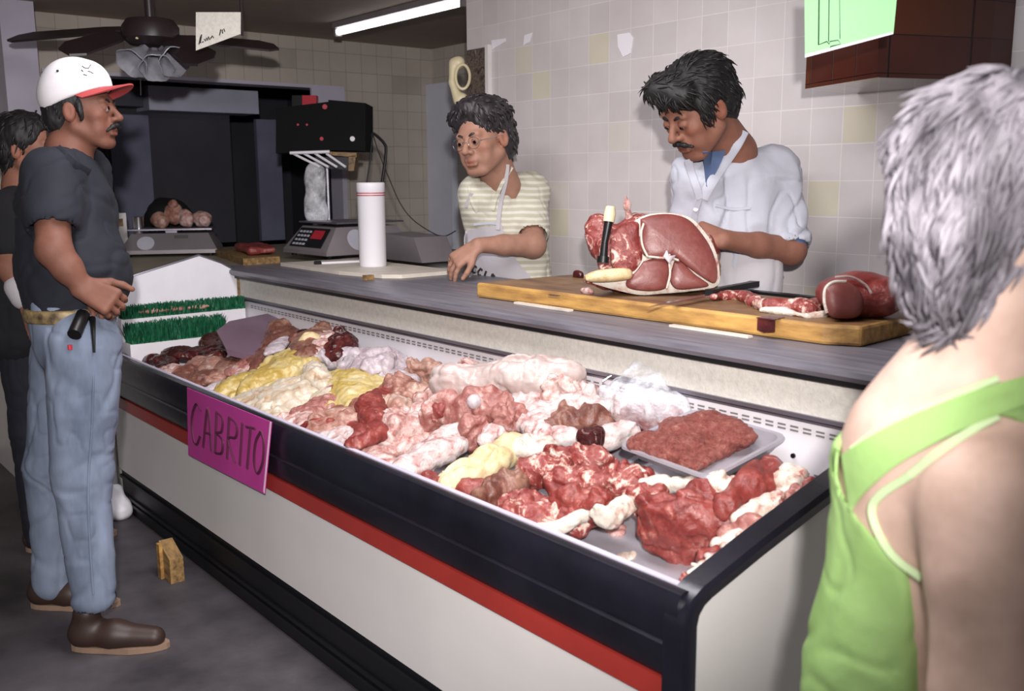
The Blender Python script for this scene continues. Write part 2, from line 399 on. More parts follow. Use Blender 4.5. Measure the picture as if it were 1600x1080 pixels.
def sdf_mesh(ops, res):
    """ops: list of (shape, k, mode) with mode '+' or '-'; returns verts, quads"""
    lo = np.min([o[0].lo for o in ops if o[2] == '+'], axis=0)-res*4-.01
    hi = np.max([o[0].hi for o in ops if o[2] == '+'], axis=0)+res*4+.01
    n = np.ceil((hi-lo)/res).astype(int)+1
    ax = [lo[i]+res*np.arange(n[i], dtype=np.float32) for i in range(3)]
    v = np.full(n, .5, dtype=np.float32)
    for sh, k, mode in ops:
        mg = k+res*3
        i0 = np.clip(np.floor((sh.lo-mg-lo)/res).astype(int), 0, n-1); i1 = np.clip(np.ceil((sh.hi+mg-lo)/res).astype(int)+1, 1, n)
        if (i1 <= i0).any(): continue
        sl = tuple(slice(i0[j], i1[j]) for j in range(3))
        X = ax[0][sl[0]][:, None, None]; Y = ax[1][sl[1]][None, :, None]; Z = ax[2][sl[2]][None, None, :]
        d = sh(X, Y, Z).astype(np.float32); a = v[sl]
        if mode == '+':
            h = np.clip(.5+.5*(a-d)/k, 0, 1); v[sl] = a+(d-a)*h-k*h*(1-h)
        else:
            d = -d; h = np.clip(.5+.5*(d-a)/k, 0, 1); v[sl] = a+(d-a)*h+k*h*(1-h)
    # surface nets
    s = v < 0; N = n-1
    c = np.zeros(N, dtype=np.int8)
    for dx in (0, 1):
        for dy in (0, 1):
            for dz in (0, 1):
                c += s[dx:dx+N[0], dy:dy+N[1], dz:dz+N[2]]
    act = (c > 0) & (c < 8); idx = np.full(N, -1, dtype=np.int64); I = np.argwhere(act); idx[act] = np.arange(len(I))
    pos = np.zeros((len(I), 3)); cnt = np.zeros(len(I))
    cor = [(dx, dy, dz) for dx in (0, 1) for dy in (0, 1) for dz in (0, 1)]
    for i, a in enumerate(cor):
        for b in cor[i+1:]:
            if sum(abs(a[j]-b[j]) for j in range(3)) != 1: continue
            va = v[I[:, 0]+a[0], I[:, 1]+a[1], I[:, 2]+a[2]]; vb = v[I[:, 0]+b[0], I[:, 1]+b[1], I[:, 2]+b[2]]
            m = (va < 0) != (vb < 0); t = np.where(m, va/np.where(m, va-vb, 1), 0)
            pa, pb = np.array(a), np.array(b)
            pos += np.where(m[:, None], pa+(pb-pa)*t[:, None], 0); cnt += m
    pos = (I+pos/cnt[:, None])*res+lo
    quads = []
    for axis in range(3):
        o1, o2 = (axis+1) % 3, (axis+2) % 3
        sl0 = [slice(None)]*3; sl1 = [slice(None)]*3; sl0[axis] = slice(0, -1); sl1[axis] = slice(1, None)
        cr_ = np.argwhere(s[tuple(sl0)] != s[tuple(sl1)])
        cr_ = cr_[(cr_[:, o1] > 0) & (cr_[:, o2] > 0) & (cr_[:, o1] < N[o1]) & (cr_[:, o2] < N[o2])]
        inside = s[cr_[:, 0], cr_[:, 1], cr_[:, 2]]
        e1 = np.zeros(3, int); e1[o1] = 1; e2 = np.zeros(3, int); e2[o2] = 1
        q = [idx[tuple((cr_-e1-e2).T)], idx[tuple((cr_-e2).T)], idx[tuple(cr_.T)], idx[tuple((cr_-e1).T)]]
        q = np.stack(q, 1); q[~inside] = q[~inside][:, ::-1]; quads.append(q)
    return pos, np.concatenate(quads)
def relax(p, q, it):
    for _ in range(it):
        acc = np.zeros_like(p); n = np.zeros(len(p))
        for a, b in ((0, 1), (1, 2), (2, 3), (3, 0)):
            np.add.at(acc, q[:, a], p[q[:, b]]); np.add.at(acc, q[:, b], p[q[:, a]])
            np.add.at(n, q[:, a], 1); np.add.at(n, q[:, b], 1)
        p = p*.5+.5*acc/np.maximum(n, 1)[:, None]
    return p
def vnormals(p, q):
    nf = np.cross(p[q[:, 2]]-p[q[:, 0]], p[q[:, 3]]-p[q[:, 1]]); n = np.zeros_like(p)
    for i in range(4): np.add.at(n, q[:, i], nf)
    return n/(np.linalg.norm(n, axis=1)[:, None]+1e-12)
def blobmesh(name, ops, res, m, parent=None, smooth_it=1, disp=None, color=None, loc=None):
    p, q = sdf_mesh(ops, res); p = relax(p, q, smooth_it)
    if disp is not None: p = p+vnormals(p, q)*disp(p)[:, None]
    me = bpy.data.meshes.new(name)
    me.vertices.add(len(p)); me.vertices.foreach_set('co', p.astype(np.float32).ravel())
    me.loops.add(len(q)*4); me.loops.foreach_set('vertex_index', q.astype(np.int32).ravel())
    me.polygons.add(len(q)); me.polygons.foreach_set('loop_start', np.arange(0, len(q)*4, 4, dtype=np.int32))
    me.polygons.foreach_set('loop_total', np.full(len(q), 4, dtype=np.int32))
    me.update(calc_edges=True); me.validate()
    if color is not None:
        c = np.ones((len(p), 4), dtype=np.float32); c[:, :3] = color(p)
        at = me.color_attributes.new('Col', 'FLOAT_COLOR', 'POINT'); at.data.foreach_set('color', c.ravel())
    return link(name, me, m, parent, smooth=True, loc=loc)

# ------------------------------------------------------------------ the setting
XL, XR, YF, YB = -4.24, -1.03, 1.25, 1.86      # case: far end, near end, front, back
XW = -5.7                                      # side wall with the kitchen opening
YW, XC = 2.85, -3.78                           # tiled wall behind the butchers and its free corner
ZC = 2.32
struct(box('floor', (-9.5, -3.0, -.06), (3.0, 4.6, 0), MT['floor']))
struct(box('wall_back', (XC, YW, 0), (3.0, YW+.14, 2.6), MT['wall']))
struct(box('ceiling', (XC, -3.0, 2.5), (3.0, YW+.14, 2.6), MT['ceiling']))
struct(box('ceiling', (-9.5, -3.0, ZC), (XC, 4.6, ZC+.28), MT['ceiling']))
nk = PX(676, 200, XW).y
struct(box('wall_nook', (XW-.1, nk, 0), (XC+.3, nk+.1, ZC), MT['wall_nook']))
struct(box('wall_right', (XC+.2, YW+.14, 0), (XC+.3, nk, ZC), MT['wall_nook']))
# side wall with pass-through opening
oy0 = PX(66, 130, XW).y; oy1 = PX(538, 200, XW).y; oz1 = PX(380, 127, XW).z
bm = bmesh.new()
b_box(bm, XW-.12, XW, -3.0, oy0, 0, ZC); b_box(bm, XW-.12, XW, oy1, nk, 0, ZC)
b_box(bm, XW-.12, XW, oy0, oy1, oz1, ZC); b_box(bm, XW-.12, XW, oy0, oy1, 0, .96)
struct(from_bm('wall_left', bm, MT['wall_left']))
bm = bmesh.new()
b_box(bm, XW-.14, XW+.015, oy0, oy1, oz1-.02, oz1); b_box(bm, XW-.14, XW+.012, oy1-.035, oy1, .96, oz1-.02)
struct(from_bm('trim_1', bm, MT['post']))
# white painted strip beside the jamb and steel edge above
struct(box('trim_2', (XW, oy1-.24, oz1-.14), (XW+.02, oy1-.0, oz1-.02), MT['post']))
# dim kitchen seen through the opening
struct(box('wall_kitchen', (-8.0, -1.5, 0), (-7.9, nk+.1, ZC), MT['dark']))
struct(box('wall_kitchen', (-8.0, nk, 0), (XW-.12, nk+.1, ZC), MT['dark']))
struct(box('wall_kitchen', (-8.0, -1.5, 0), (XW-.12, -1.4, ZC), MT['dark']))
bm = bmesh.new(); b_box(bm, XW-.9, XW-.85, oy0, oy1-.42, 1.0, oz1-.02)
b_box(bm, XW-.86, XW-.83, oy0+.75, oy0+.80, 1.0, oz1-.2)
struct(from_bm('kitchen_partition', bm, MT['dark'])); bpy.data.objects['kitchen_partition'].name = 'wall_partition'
hp0 = PX(232, 150, XW-.6); hp1 = PX(404, 165, XW-.6)
hz0, hz1 = PX(320, 176, XW-.6).z, PX(320, 139, XW-.6).z
hood = thing('range_hood', 'long grey sheet metal hood across the dark opening behind the counter', 'hood', (XW-.7, (hp0.y+hp1.y)/2, hz0))
bm = bmesh.new(); b_box(bm, XW-.84, XW-.6, hp0.y, hp1.y, hz0, hz1)
from_bm('hood_panel', bm, MT['hood'], hood, bevel=.004)
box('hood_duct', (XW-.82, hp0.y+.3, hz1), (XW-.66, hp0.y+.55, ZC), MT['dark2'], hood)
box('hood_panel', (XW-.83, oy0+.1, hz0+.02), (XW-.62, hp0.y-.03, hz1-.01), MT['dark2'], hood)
for a_, b_ in ((176, 238), (405, 442)):
    y0, y1 = PX(a_, 250, XW-.8).y, PX(b_, 250, XW-.8).y
    struct(box('trim_4', (XW-.86, y0, 1.0), (XW-.82, y1, hz0-.02), MT['panelgrey']))
# blue-grey door leaf in the nook and pale column at the far left
d0 = PY(672, 300, nk-.02).x; d1 = PY(712, 300, nk-.02).x; dz = PY(690, 131, nk-.03).z
bm = bmesh.new(); b_box(bm, d0, d1, nk-.05, nk, 0, dz)
struct(from_bm('door_1', bm, MT['doorblue'], bevel=.015, smooth=True))
py0, py1 = PX(42, 120, XW+.3).y, PX(62, 120, XW+.3).y
struct(box('trim_3', (XW+.05, py0-.1, 0), (XW+.3, py1, ZC), MT['post']))
# soft fluorescent tube on the low ceiling
ft = thing('fluorescent_lamp', 'white fluorescent tube fitting on the brown ceiling near the top edge', 'lamp', tuple(PZ(560, 44, ZC-.03)))
a = PZ(529, 51, ZC-.05); b = a+V((1.2, 0, 0))
n_ = NT('tube_glow'); n_.p.inputs['Emission Color'].default_value = (1, 1, 1, 1); n_.p.inputs['Emission Strength'].default_value = 2.5
MT['glow'] = n_.m
tube('tube', [a, b], .019, MT['glow'], ft, 12)
bm = bmesh.new(); b_box(bm, a.x-.02, b.x+.02, a.y-.03, a.y+.03, ZC-.03, ZC)
b_box(bm, a.x-.025, a.x+.0, a.y-.02, a.y+.02, ZC-.075, ZC-.03); b_box(bm, b.x, b.x+.025, b.y-.02, b.y+.02, ZC-.075, ZC-.03)
from_bm('fitting', bm, MT['scale'], ft, bevel=.004)

# ------------------------------------------------------------------ refrigerated meat case
case = thing('meat_display_case', 'long open white refrigerated meat case with black bumper and red stripe', 'display case', ((XL+XR)/2, 1.55, 0))
ZP0, ZP1, ZR1, ZRIM = .19, .483, .530, .705
def deck(y): return .565+.21*(y-1.27)
bm = bmesh.new(); b_box(bm, XL, XR-.01, YF, YF+.03, ZP0, ZP1)
from_bm('front_panel', bm, MT['white_panel'], case)
bm = bmesh.new(); b_box(bm, XL, XR-.01, YF+.01, YF+.06, 0, ZP0-.005)
for z in (.045, .07, .15): b_box(bm, XL, XR-.01, YF+.0, YF+.02, z, z+.012)
from_bm('kick_plate', bm, MT['kick'], case, bevel=.002)
bm = bmesh.new(); b_box(bm, XL, XR-.015, YF-.014, YF+.02, ZP1, ZR1)
from_bm('red_stripe', bm, MT['red'], case, bevel=.006)['label'] = 'red stripe'
bm = bmesh.new()   # black bumper: soft convex profile
prof = [(YF+.02, ZR1), (YF-.008, ZR1+.004), (YF-.016, ZR1+.03), (YF-.018, ZR1+.07), (YF-.012, ZR1+.075), (YF-.016, ZR1+.1), (YF-.014, ZRIM-.02), (YF-.006, ZRIM-.004), (YF+.006, ZRIM), (YF+.02, ZRIM-.004), (YF+.02, ZRIM-.05)]
b_prism(bm, [(XL, y, z) for y, z in prof], (XR-.015-XL, 0, 0))
from_bm('bumper', bm, MT['black'], case, smooth=True)['label'] = 'black bumper'
bm = bmesh.new(); b_box(bm, XL, XR-.03, YF+.02, YF+.034, .55, ZRIM-.001)
from_bm('inner_ledge', bm, MT['post'], case, bevel=.003)
# sloping deck
bm = bmesh.new(); b_prism(bm, [(XL, YF+.03, deck(YF)), (XL, YB, deck(YB)), (XL, YB, deck(YB)-.03), (XL, YF+.03, deck(YF)-.03)], (XR-XL-.03, 0, 0))
from_bm('deck', bm, MT['white_plastic'], case)
# rear inner wall with vent slots, and the textured beige upper panel
bm = bmesh.new(); b_box(bm, XL, XR, YB, YB+.03, .3, .895)
from_bm('rear_wall', bm, MT['white_plastic'], case)
bm = bmesh.new(); b_box(bm, XL, XR+.04, YB-.012, YB+.03, .9, 1.0)
from_bm('upper_panel', bm, MT['beige'], case)['label'] = 'textured beige panel'
bm = bmesh.new(); b_box(bm, XL, XR+.04, YB-.02, YB-.002, .892, .902)
b_box(bm, XL, XR+.04, YB-.014, YB-.002, .884, .888)
from_bm('shelf_lip', bm, MT['steel'], case, bevel=.002)
bm = bmesh.new()
x = XL+.1
while x < XR-.03:
    for z in (.862, .853, .76, .752): b_box(bm, x, x+.021, YB-.002, YB+.002, z, z+.004)
    x += .034
from_bm('vent_slots', bm, MT['scale'], case)
for px_, pz_ in ((1240, 713),):
    q = PY(px_, pz_, YB-.004); tube('drain_screw', [q, q-V((0, .004, 0))], .006, MT['black'], case)
# near end: white panel framed by a black bumper that turns the corner and climbs to the back
side = [(YF-.0, .02), (YF-.0, .655), (YF+.02, .675), (YF+.05, .693), (YF+.2, .735), (YF+.40, .785), (YB+.02, .842), (YB+.02, .02)]
bm = bmesh.new(); b_prism(bm, [(XR-.03, y, z) for y, z in side], (.022, 0, 0))
from_bm('end_panel', bm, MT['white_panel'], case)
bm = bmesh.new()
outer = [(YF-.018, .0), (YF-.018, .645), (YF-.012, .675), (YF+.006, .697), (YF+.035, .712), (YF+.2, .757), (YF+.40, .806), (YB+.02, .86)]
inner = [(YF+.02, .0), (YF+.02, .64), (YF+.026, .66), (YF+.04, .674), (YF+.06, .683), (YF+.21, .724), (YF+.41, .772), (YB+.02, .825)]
R0 = []; 
for (oy, oz), (iy, iz) in zip(outer, inner):
    R0.append([bm.verts.new((XR-.045, oy, oz)), bm.verts.new((XR+.002, oy, oz)), bm.verts.new((XR+.008, (oy*2+iy)/3, (oz*2+iz)/3)), bm.verts.new((XR+.002, iy, iz)), bm.verts.new((XR-.045, iy, iz))])
for i in range(len(R0)-1):
    for k in range(5): bm.faces.new((R0[i][k], R0[i][(k+1) % 5], R0[i+1][(k+1) % 5], R0[i+1][k]))
bm.faces.new(R0[0][::-1]); bm.faces.new(R0[-1])
from_bm('end_bumper', bm, MT['black'], case, smooth=True, bevel=.004)['label'] = 'black bumper edge of the near end'
# far end panel rising above the counter
fe = [(1.25, .5), (1.25, .99), (1.35, 1.017), (1.67, 1.095), (1.77, 1.055), (1.86, 1.0), (1.86, .5)]
bm = bmesh.new(); b_prism(bm, [(XL-.02, y, z) for y, z in fe], (.02, 0, 0))
from_bm('end_panel', bm, MT['end_panel'], case)
bm = bmesh.new(); b_tube(bm, [(XL-.01, y, z+.002) for y, z in fe[1:6]], .008, 8)
from_bm('panel_edge', bm, MT['steel'], case, smooth=True)
box('corner_strip', (XL, YB-.02, .88), (XL+.012, YB-.005, .99), MT['darkwood'], case)

# stepped shelf at the far end with green garnish strips
shelf = thing('garnish_shelf', 'white stepped shelf at the far end of the case between green strips', 'shelf', (XL+.15, 1.5, .7))
bm = bmesh.new(); b_box(bm, XL+.004, XL+.055, YF+.04, YB-.01, .62, .848); b_box(bm, XL+.055, XL+.15, YF+.04, YB-.01, .6, .752)
from_bm('step', bm, MT['white_plastic'], shelf, bevel=.004)
def grass(name, x0, y0, x1, y1, z, h, n, label, seed, wid=.05):
    rnd = random.Random(seed); bm = bmesh.new()
    a, b = V((x0, y0, z)), V((x1, y1, z)); d = (b-a); nrm = V((-d.y, d.x, 0)).normalized()
    b_prism(bm, [a-nrm*wid/2, b-nrm*wid/2, b+nrm*wid/2, a+nrm*wid/2], (0, 0, .006))
    for i in range(n):
        p = a+d*rnd.random()+nrm*wid*(rnd.random()-.5); ang = rnd.random()*6.28; l = h*(.7+.5*rnd.random())
        t = V((math.cos(ang), math.sin(ang), 0)); s = V((-t.y, t.x, 0))*.004; top = p+t*l*.45*rnd.random()+V((0, 0, l))
        v = [bm.verts.new(c) for c in (p-s, p+s, top+s*.4, top-s*.4)]; bm.faces.new(v)
        v = [bm.verts.new(c) for c in (p-t*.003+s, p+t*.003-s, top-s*.6)]; bm.faces.new(v)
    o = from_bm(name, bm, MT['green_grass']); tag(o, label, 'garnish strip', kind='stuff'); return o
grass('garnish_strip', XL+.03, YF+.05, XL+.03, YB-.01, .848, .05, 1500, 'green plastic grass strip against the white end panel, upper step', 1, .05)
grass('garnish_strip', XL+.11, YF+.05, XL+.11, YB-.15, .752, .075, 2200, 'green plastic grass strip on the lower step nearer the meat', 2, .08)
grass('garnish_strip', XL+.22, YB-.04, XL+.50, YB-.04, .745, .075, 500, 'short green plastic grass strip against the rear wall of the case', 3, .05)
# crumbs of meat on the upper step
for i, (u, v_) in enumerate([(228, 489), (262, 486), (300, 483)]):
    p = PX(u, v_, XL+.03); c = V((p.x, p.y, .872))
    o = blobmesh('dried_meat', [(Ell((0, 0, 0), (.028, .045, .014)), .01, '+'), (Ell((.01, .05, .0), (.02, .03, .012)), .01, '+')], .005, MEATS['tan'],
                 disp=lambda q, s=i: vnoise(q, 60, s)*.004, loc=c)
    tag(o, 'thin dried tan meat strip on the upper green step, '+['nearest the man in jeans', 'middle of three', 'furthest from the man in jeans'][i], 'meat')

# ------------------------------------------------------------------ worktops
wt = thing('worktop', 'long grey laminate worktop running behind the meat case', 'counter', (-2.4, 2.1, .99))
bm = bmesh.new(); b_prism(bm, [(-4.40, 1.815, 1.0), (-4.40, 1.805, 1.012), (-4.40, 1.808, 1.024), (-4.40, 1.825, 1.03), (-4.40, 2.47, 1.03), (-4.40, 2.47, 1.0)], (4.6, 0, 0))
from_bm('counter_top', bm, MT['worktop'], wt, smooth=True)
box('front_edge', (-4.4, 1.83, .985), (.2, 1.85, 1.0), MT['kick'], wt)
box('cabinet', (-4.3, 1.9, 0), (.2, 2.4, 1.0), MT['white_panel'], wt)
wt2 = thing('corner_worktop', 'olive grey worktop beyond the white end panel carrying two scales', 'counter', (-5, 2.2, .98))
bm = bmesh.new()
b_prism(bm, [(XW+.001, .9, .985), (-4.28, .9, .985), (-4.28, 1.80, .985), (-4.405, 1.805, .985), (-4.405, 3.3, .985), (XW+.001, 3.3, .985)], (0, 0, .043))
from_bm('counter_top', bm, MT['worktop2'], wt2)
box('cabinet', (-5.6, 1.0, 0), (-4.3, 1.86, .985), MT['white_panel'], wt2)
box('cabinet', (-5.6, 1.9, 0), (-4.45, 3.2, .985), MT['white_panel'], wt2)

# cutting board
def poly_board(name, pts, z0, z1, m, label, cat, mtop=None, bev=.006):
    c = sum((V(p) for p in pts), V((0, 0, 0)))/len(pts)
    bm = bmesh.new(); b_prism(bm, [(p[0]-c.x, p[1]-c.y, 0) for p in pts], (0, 0, z1-z0))
    if mtop:
        for f in bm.faces:
            f.normal_update()
            if abs(f.normal.z) > .9 and f.calc_center_median().z > (z1-z0)/2: f.material_index = 1
    o = from_bm(name, bm, [m, mtop] if mtop else m, bevel=bev); o.location = (c.x, c.y, z0)
    return tag(o, label, cat)
bd = poly_board('cutting_board', [(-2.60, 1.985, 0), (-1.28, 2.02, 0), (-1.20, 2.06, 0), (-1.22, 2.40, 0), (-2.58, 2.415, 0)], 1.031, 1.081, MT['wood'],
           'thick worn wooden cutting board with blood stained top on the grey worktop', 'cutting board', MT['wood_top'], .008)
poly_board('splashback_strip', [(-2.5, 2.43, 0), (-.7, 2.43, 0), (-.7, 2.465, 0), (-2.5, 2.465, 0)], 1.03, 1.085, MT['leather'], 'black ledge along the rear edge of the worktop behind the wooden board', 'ledge')
poly_board('cutting_board', [(-4.19, 2.04, 0), (-3.62, 2.03, 0), (-3.36, 2.08, 0), (-3.30, 2.14, 0), (-3.30, 2.42, 0), (-4.16, 2.42, 0)], 1.031, 1.047, MT['whiteboard'],
           'thin off white plastic cutting board under the tall white roll', 'cutting board', None, .005)
# shims under the big board
for i, (u, v_) in enumerate([(858, 479), (1135, 514)]):
    p = PZ(u, v_, 1.033); o = box('wood_strip', (-.13, -.008, 0), (.13, .012, .006), MT['whiteboard']); o.location = (p.x, 1.975, 1.0305)
    tag(o, 'pale wooden sliver under the front edge of the wooden board, '+('left one' if i == 0 else 'right one'), 'wood strip')
o = box('wood_block', (-.012, -.01, 0), (.012, .03, .02), MT['darkwood'], bevel=.002); p = PZ(594, 437, 1.031); o.location = (p.x, 2.0, 1.031)
tag(o, 'tiny wooden block at the front edge of the white plastic board', 'block')

# roll of bags
p = V((-3.72, 2.26, 1.0475)); roll = thing('plastic_bag_roll', 'tall upright white roll standing on the white cutting board', 'roll', p)
bm = bmesh.new(); b_lathe(bm, [(.012, 0), (.058, 0), (.06, .006), (.0615, .33), (.063, .332), (.063, .366), (.058, .37), (.02, .369), (.02, .34)], 40, p, caps=False)
from_bm('roll_body', bm, MT['paper'], roll, smooth=True)
for z in (.312, .322):
    bm = bmesh.new(); b_lathe(bm, [(.0624, z), (.0626, z+.001), (.0626, z+.003), (.0624, z+.004)], 40, p, caps=False); from_bm('red_line', bm, MT['redled'], roll)

# scales
def make_scale(name, label, c, rot, w, dpt, h, keypad=True, group=None):
    R = Matrix.Translation(c) @ Matrix.Rotation(rot, 4, 'Z')
    t = thing(name, label, 'scale', c)
    def wpt(l): return [R @ V(p) for p in l]
    # wedge body, sloped display at the front (-y local), tapering upward
    bm = bmesh.new()
    b = wpt([(-w/2, -dpt/2, .015), (w/2, -dpt/2, .015), (w/2, dpt/2, .015), (-w/2, dpt/2, .015)])
    m_ = wpt([(-w/2, -dpt/2, .035), (w/2, -dpt/2, .035), (w/2, dpt/2, .035), (-w/2, dpt/2, .035)])
    tp = wpt([(-w/2+.05, -dpt/2+.09, h), (w/2-.05, -dpt/2+.09, h), (w/2-.05, dpt/2-.05, h), (-w/2+.05, dpt/2-.05, h)])
    rr = [[bm.verts.new(p) for p in l] for l in (b, m_, tp)]
    for i in (0, 1):
        for k in range(4): bm.faces.new((rr[i][k], rr[i][(k+1) % 4], rr[i+1][(k+1) % 4], rr[i+1][k]))
    bm.faces.new(rr[0][::-1]); bm.faces.new(rr[2])
    from_bm('body', bm, MT['scale'], t, bevel=.006, smooth=True)
    bm = bmesh.new(); b_box(bm, -w/2+.03, w/2-.03, -dpt/2+.08, dpt/2-.02, h+.016, h+.024, mat=R)
    b_box(bm, -.03, .03, -.03, .03, h, h+.016, mat=R)
    from_bm('platter', bm, MT['steel'], t, bevel=.004)
    for sx in (-1, 1):
        for sy in (-1, 1):
            bm = bmesh.new(); q = R @ V((sx*(w/2-.04), sy*(dpt/2-.04), 0)); b_lathe(bm, [(.014, 0), (.016, .016)], 12, q); from_bm('foot', bm, MT['leather'], t)
    # keypad lies on the sloped front
    e0 = V((0, -dpt/2, .035)); e1 = V((0, -dpt/2+.09, h)); sl = (e1-e0); n = V((0, -sl.z, sl.y)).normalized()
    if keypad:
        def slope(x, s, up): return R @ (V((x, 0, 0))+e0+sl*s+n*up)
        bm = bmesh.new(); b_prism(bm, [slope(-w/2+.05, .12, .001), slope(w/2-.07, .12, .001), slope(w/2-.085, .9, .001), slope(-w/2+.06, .9, .001)], R.to_3x3() @ n*.004)
        kp = from_bm('keypad', bm, MT['keypad'], t)
        bm = bmesh.new(); b_prism(bm, [slope(w*.0, .45, .006), slope(w*.24, .45, .006), slope(w*.23, .8, .006), slope(w*.0, .8, .006)], R.to_3x3() @ n*.002)
        from_bm('display', bm, MT['redled'], t)
        bm = bmesh.new()
        for i in range(4):
            for j in range(4):
                x0 = -w/2+.075+i*.032; s0 = .18+j*.17
                b_prism(bm, [slope(x0, s0, .006), slope(x0+.02, s0, .006), slope(x0+.02, s0+.08, .006), slope(x0, s0+.08, .006)], R.to_3x3() @ n*.002)
        from_bm('keys', bm, MT['dial'], t)
    return t, R
c = V((-4.40, 2.28+.24, 1.048)); t, R = make_scale('counter_scale', 'grey electronic scale with black keypad and red label beside the white roll', c, math.radians(2), .43, .50, .15)
# round pale badge on its right side
for (tt, q, nx) in ((t, P(561, 379, 4.55), V((.92, .0, .38))),):
    pass
def disc(name, c, n, r, m, parent, th=.004):
    n = V(n).normalized(); bm = bmesh.new(); b_tube(bm, [c, V(c)+n*th], r, 28); return from_bm(name, bm, m, parent)
q = R @ V((.215-.026, -.06, .085)); disc('badge', q, R.to_3x3() @ V((.115, 0, .05)), .055, MT['dial'], t)
tp = thing('scale_tray', 'brownish grey trapezoid steel pan standing behind the white roll', 'tray', (-4.15, 2.75, 1.03))
bm = bmesh.new(); a = [PX(*uv, -4.12) for uv in ((640, 351), (655, 352), (673, 389), (612, 396), (600, 380))]
bm.free()
c2 = V((-4.1, 2.72, 1.03)); b_ = c2
bm = bmesh.new(); b_prism(bm, [(-4.25, 2.62, 1.03), (-3.86, 2.62, 1.03), (-3.93, 2.62, 1.15), (-4.25, 2.62, 1.16)], (0, .2, 0)); from_bm('pan_body', bm, MT['scale'], tp, bevel=.006)
# pen-like steel rod lying in front of the scale
a, b = PZ(498, 413, 1.05), PZ(578, 409, 1.05)
rod = thing('knife_steel', 'short white rod with black tip lying in front of the keypad scale', 'rod', a)
tube('rod', [a, b], .007, MT['paper'], rod); tube('tip', [a-(b-a)*.08, a+(b-a)*.04], .013, MT['leather'], rod)

c = P(275, 385, 5.55); c.z = 1.029; c = V((-5.32, 1.95, 1.029))
ang = math.atan2(cp, -sp)*0+math.radians(62)
t2, R2 = make_scale('counter_scale', 'grey scale carrying a heap of pale meat beside the man in jeans', c, ang, .50, .34, .12, keypad=False)
q = R2 @ V((-.12, -.137, .07)); disc('badge', q, R2.to_3x3() @ V((0, -.1, .09)), .045, MT['dial'], t2)
q = R2 @ V((.07, -.10, .105)); bm = bmesh.new(); b_box(bm, -.035, .035, -.004, .004, -.01, .01, mat=R2 @ Matrix.Translation((.06, -.105, .1))); from_bm('display', bm, MT['leather'], t2)
# meat heap on that scale
for i, (u, v_, rx, rz, kind, lab) in enumerate([(250, 345, .05, .045, 'tan', 'tan piece of meat at the left of the heap on the far scale'), (272, 335, .055, .06, 'tan', 'tallest pale tan piece in the heap on the far scale'),
        (291, 342, .045, .05, 'pork', 'pale pink rounded piece in the middle of the far scale heap'), (316, 343, .055, .045, 'pork', 'pink piece with red centre at the right of the far scale heap'), (271, 320, .02, .03, 'tan', 'small knob of tan meat topping the far scale heap')]):
    p = P(u, v_, 5.35+.03*(i % 2)); p.z = max(p.z, 1.165+rz*.8) if i < 4 else p.z
    o = blobmesh('meat_piece', [(Ell((0, 0, 0), (rx, rx*.9, rz)), .01, '+'), (Ell((rx*.6, 0, -rz*.3), (rx*.6, rx*.6, rz*.6)), .02, '+'), (Ell((-rx*.5, -.01, rz*.2), (rx*.5, rx*.6, rz*.6)), .015, '+')], .008, MEATS[kind],
                 disp=lambda q, s=i: vnoise(q, 35, s)*.008, loc=p); tag(o, lab, 'meat')
# dark bag standing behind the heap
p = P(262, 322, 5.75); p.z = 1.19
o = blobmesh('dark_bag', [(Ell((0, 0, .04), (.16, .13, .13)), .02, '+'), (Ell((.14, 0, 0), (.08, .09, .08)), .04, '+')], .012, MT['black_cloth'], disp=lambda q: vnoise(q, 14, 3)*.02, loc=p)
tag(o, 'black plastic bag bulging behind the meat on the far scale', 'bag')
o.location.z = 1.165
# white box with a dark slot and a small steel cup left of the far scale
p = PZ(190, 368, 1.03)
bx = thing('dispenser_box', 'small white box with a dark slot behind the capped man', 'box', (-5.45, 1.62, 1.03))
q0 = P(188, 375, 5.3); 
bm = bmesh.new(); b_box(bm, -5.62, -5.42, 1.48, 1.74, 1.03, 1.26); from_bm('box_body', bm, MT['white_panel'], bx, bevel=.006)
box('slot', (-5.425, 1.54, 1.19), (-5.415, 1.72, 1.23), MT['darkwood'], bx)
cup = thing('steel_cup', 'small shiny steel cup between the white box and the far scale', 'cup', (-5.35, 1.80, 1.03))
cc = P(216, 345, 5.25); cc = V((cc.x, cc.y, 1.16))
bm = bmesh.new(); b_lathe(bm, [(.028, 0), (.03, .075), (.031, .078), (.027, .076), (.025, .005)], 24, cc, caps=False); from_bm('cup_body', bm, MT['chrome'], cup, smooth=True)
bm = bmesh.new(); b_lathe(bm, [(.02, 1.03-cc.z), (.02, 0), (.05, 0)], 16, cc); from_bm('stand', bm, MT['scale'], cup)

# dark wooden board and red cloth between the two scales
o = poly_board('wooden_board', [(-5.05, 2.08, 0), (-4.36, 1.93, 0), (-4.36, 2.12, 0), (-5.05, 2.3, 0)], 1.029, 1.062, MT['darkwood'], 'low brown wooden board between the two grey scales', 'board')
p = PZ(385, 385, 1.09)
o = blobmesh('red_meat_slab', [(Box((0, 0, 0), (.2, .07, .018), Matrix.Rotation(math.radians(-14), 3, 'Z'), .012), .01, '+')], .008, MEATS['lean'], disp=lambda q: vnoise(q, 22, 5)*.008, loc=(-4.68, 2.14, 1.084))
tag(o, 'flat dark red slab of meat on the low brown board', 'meat')

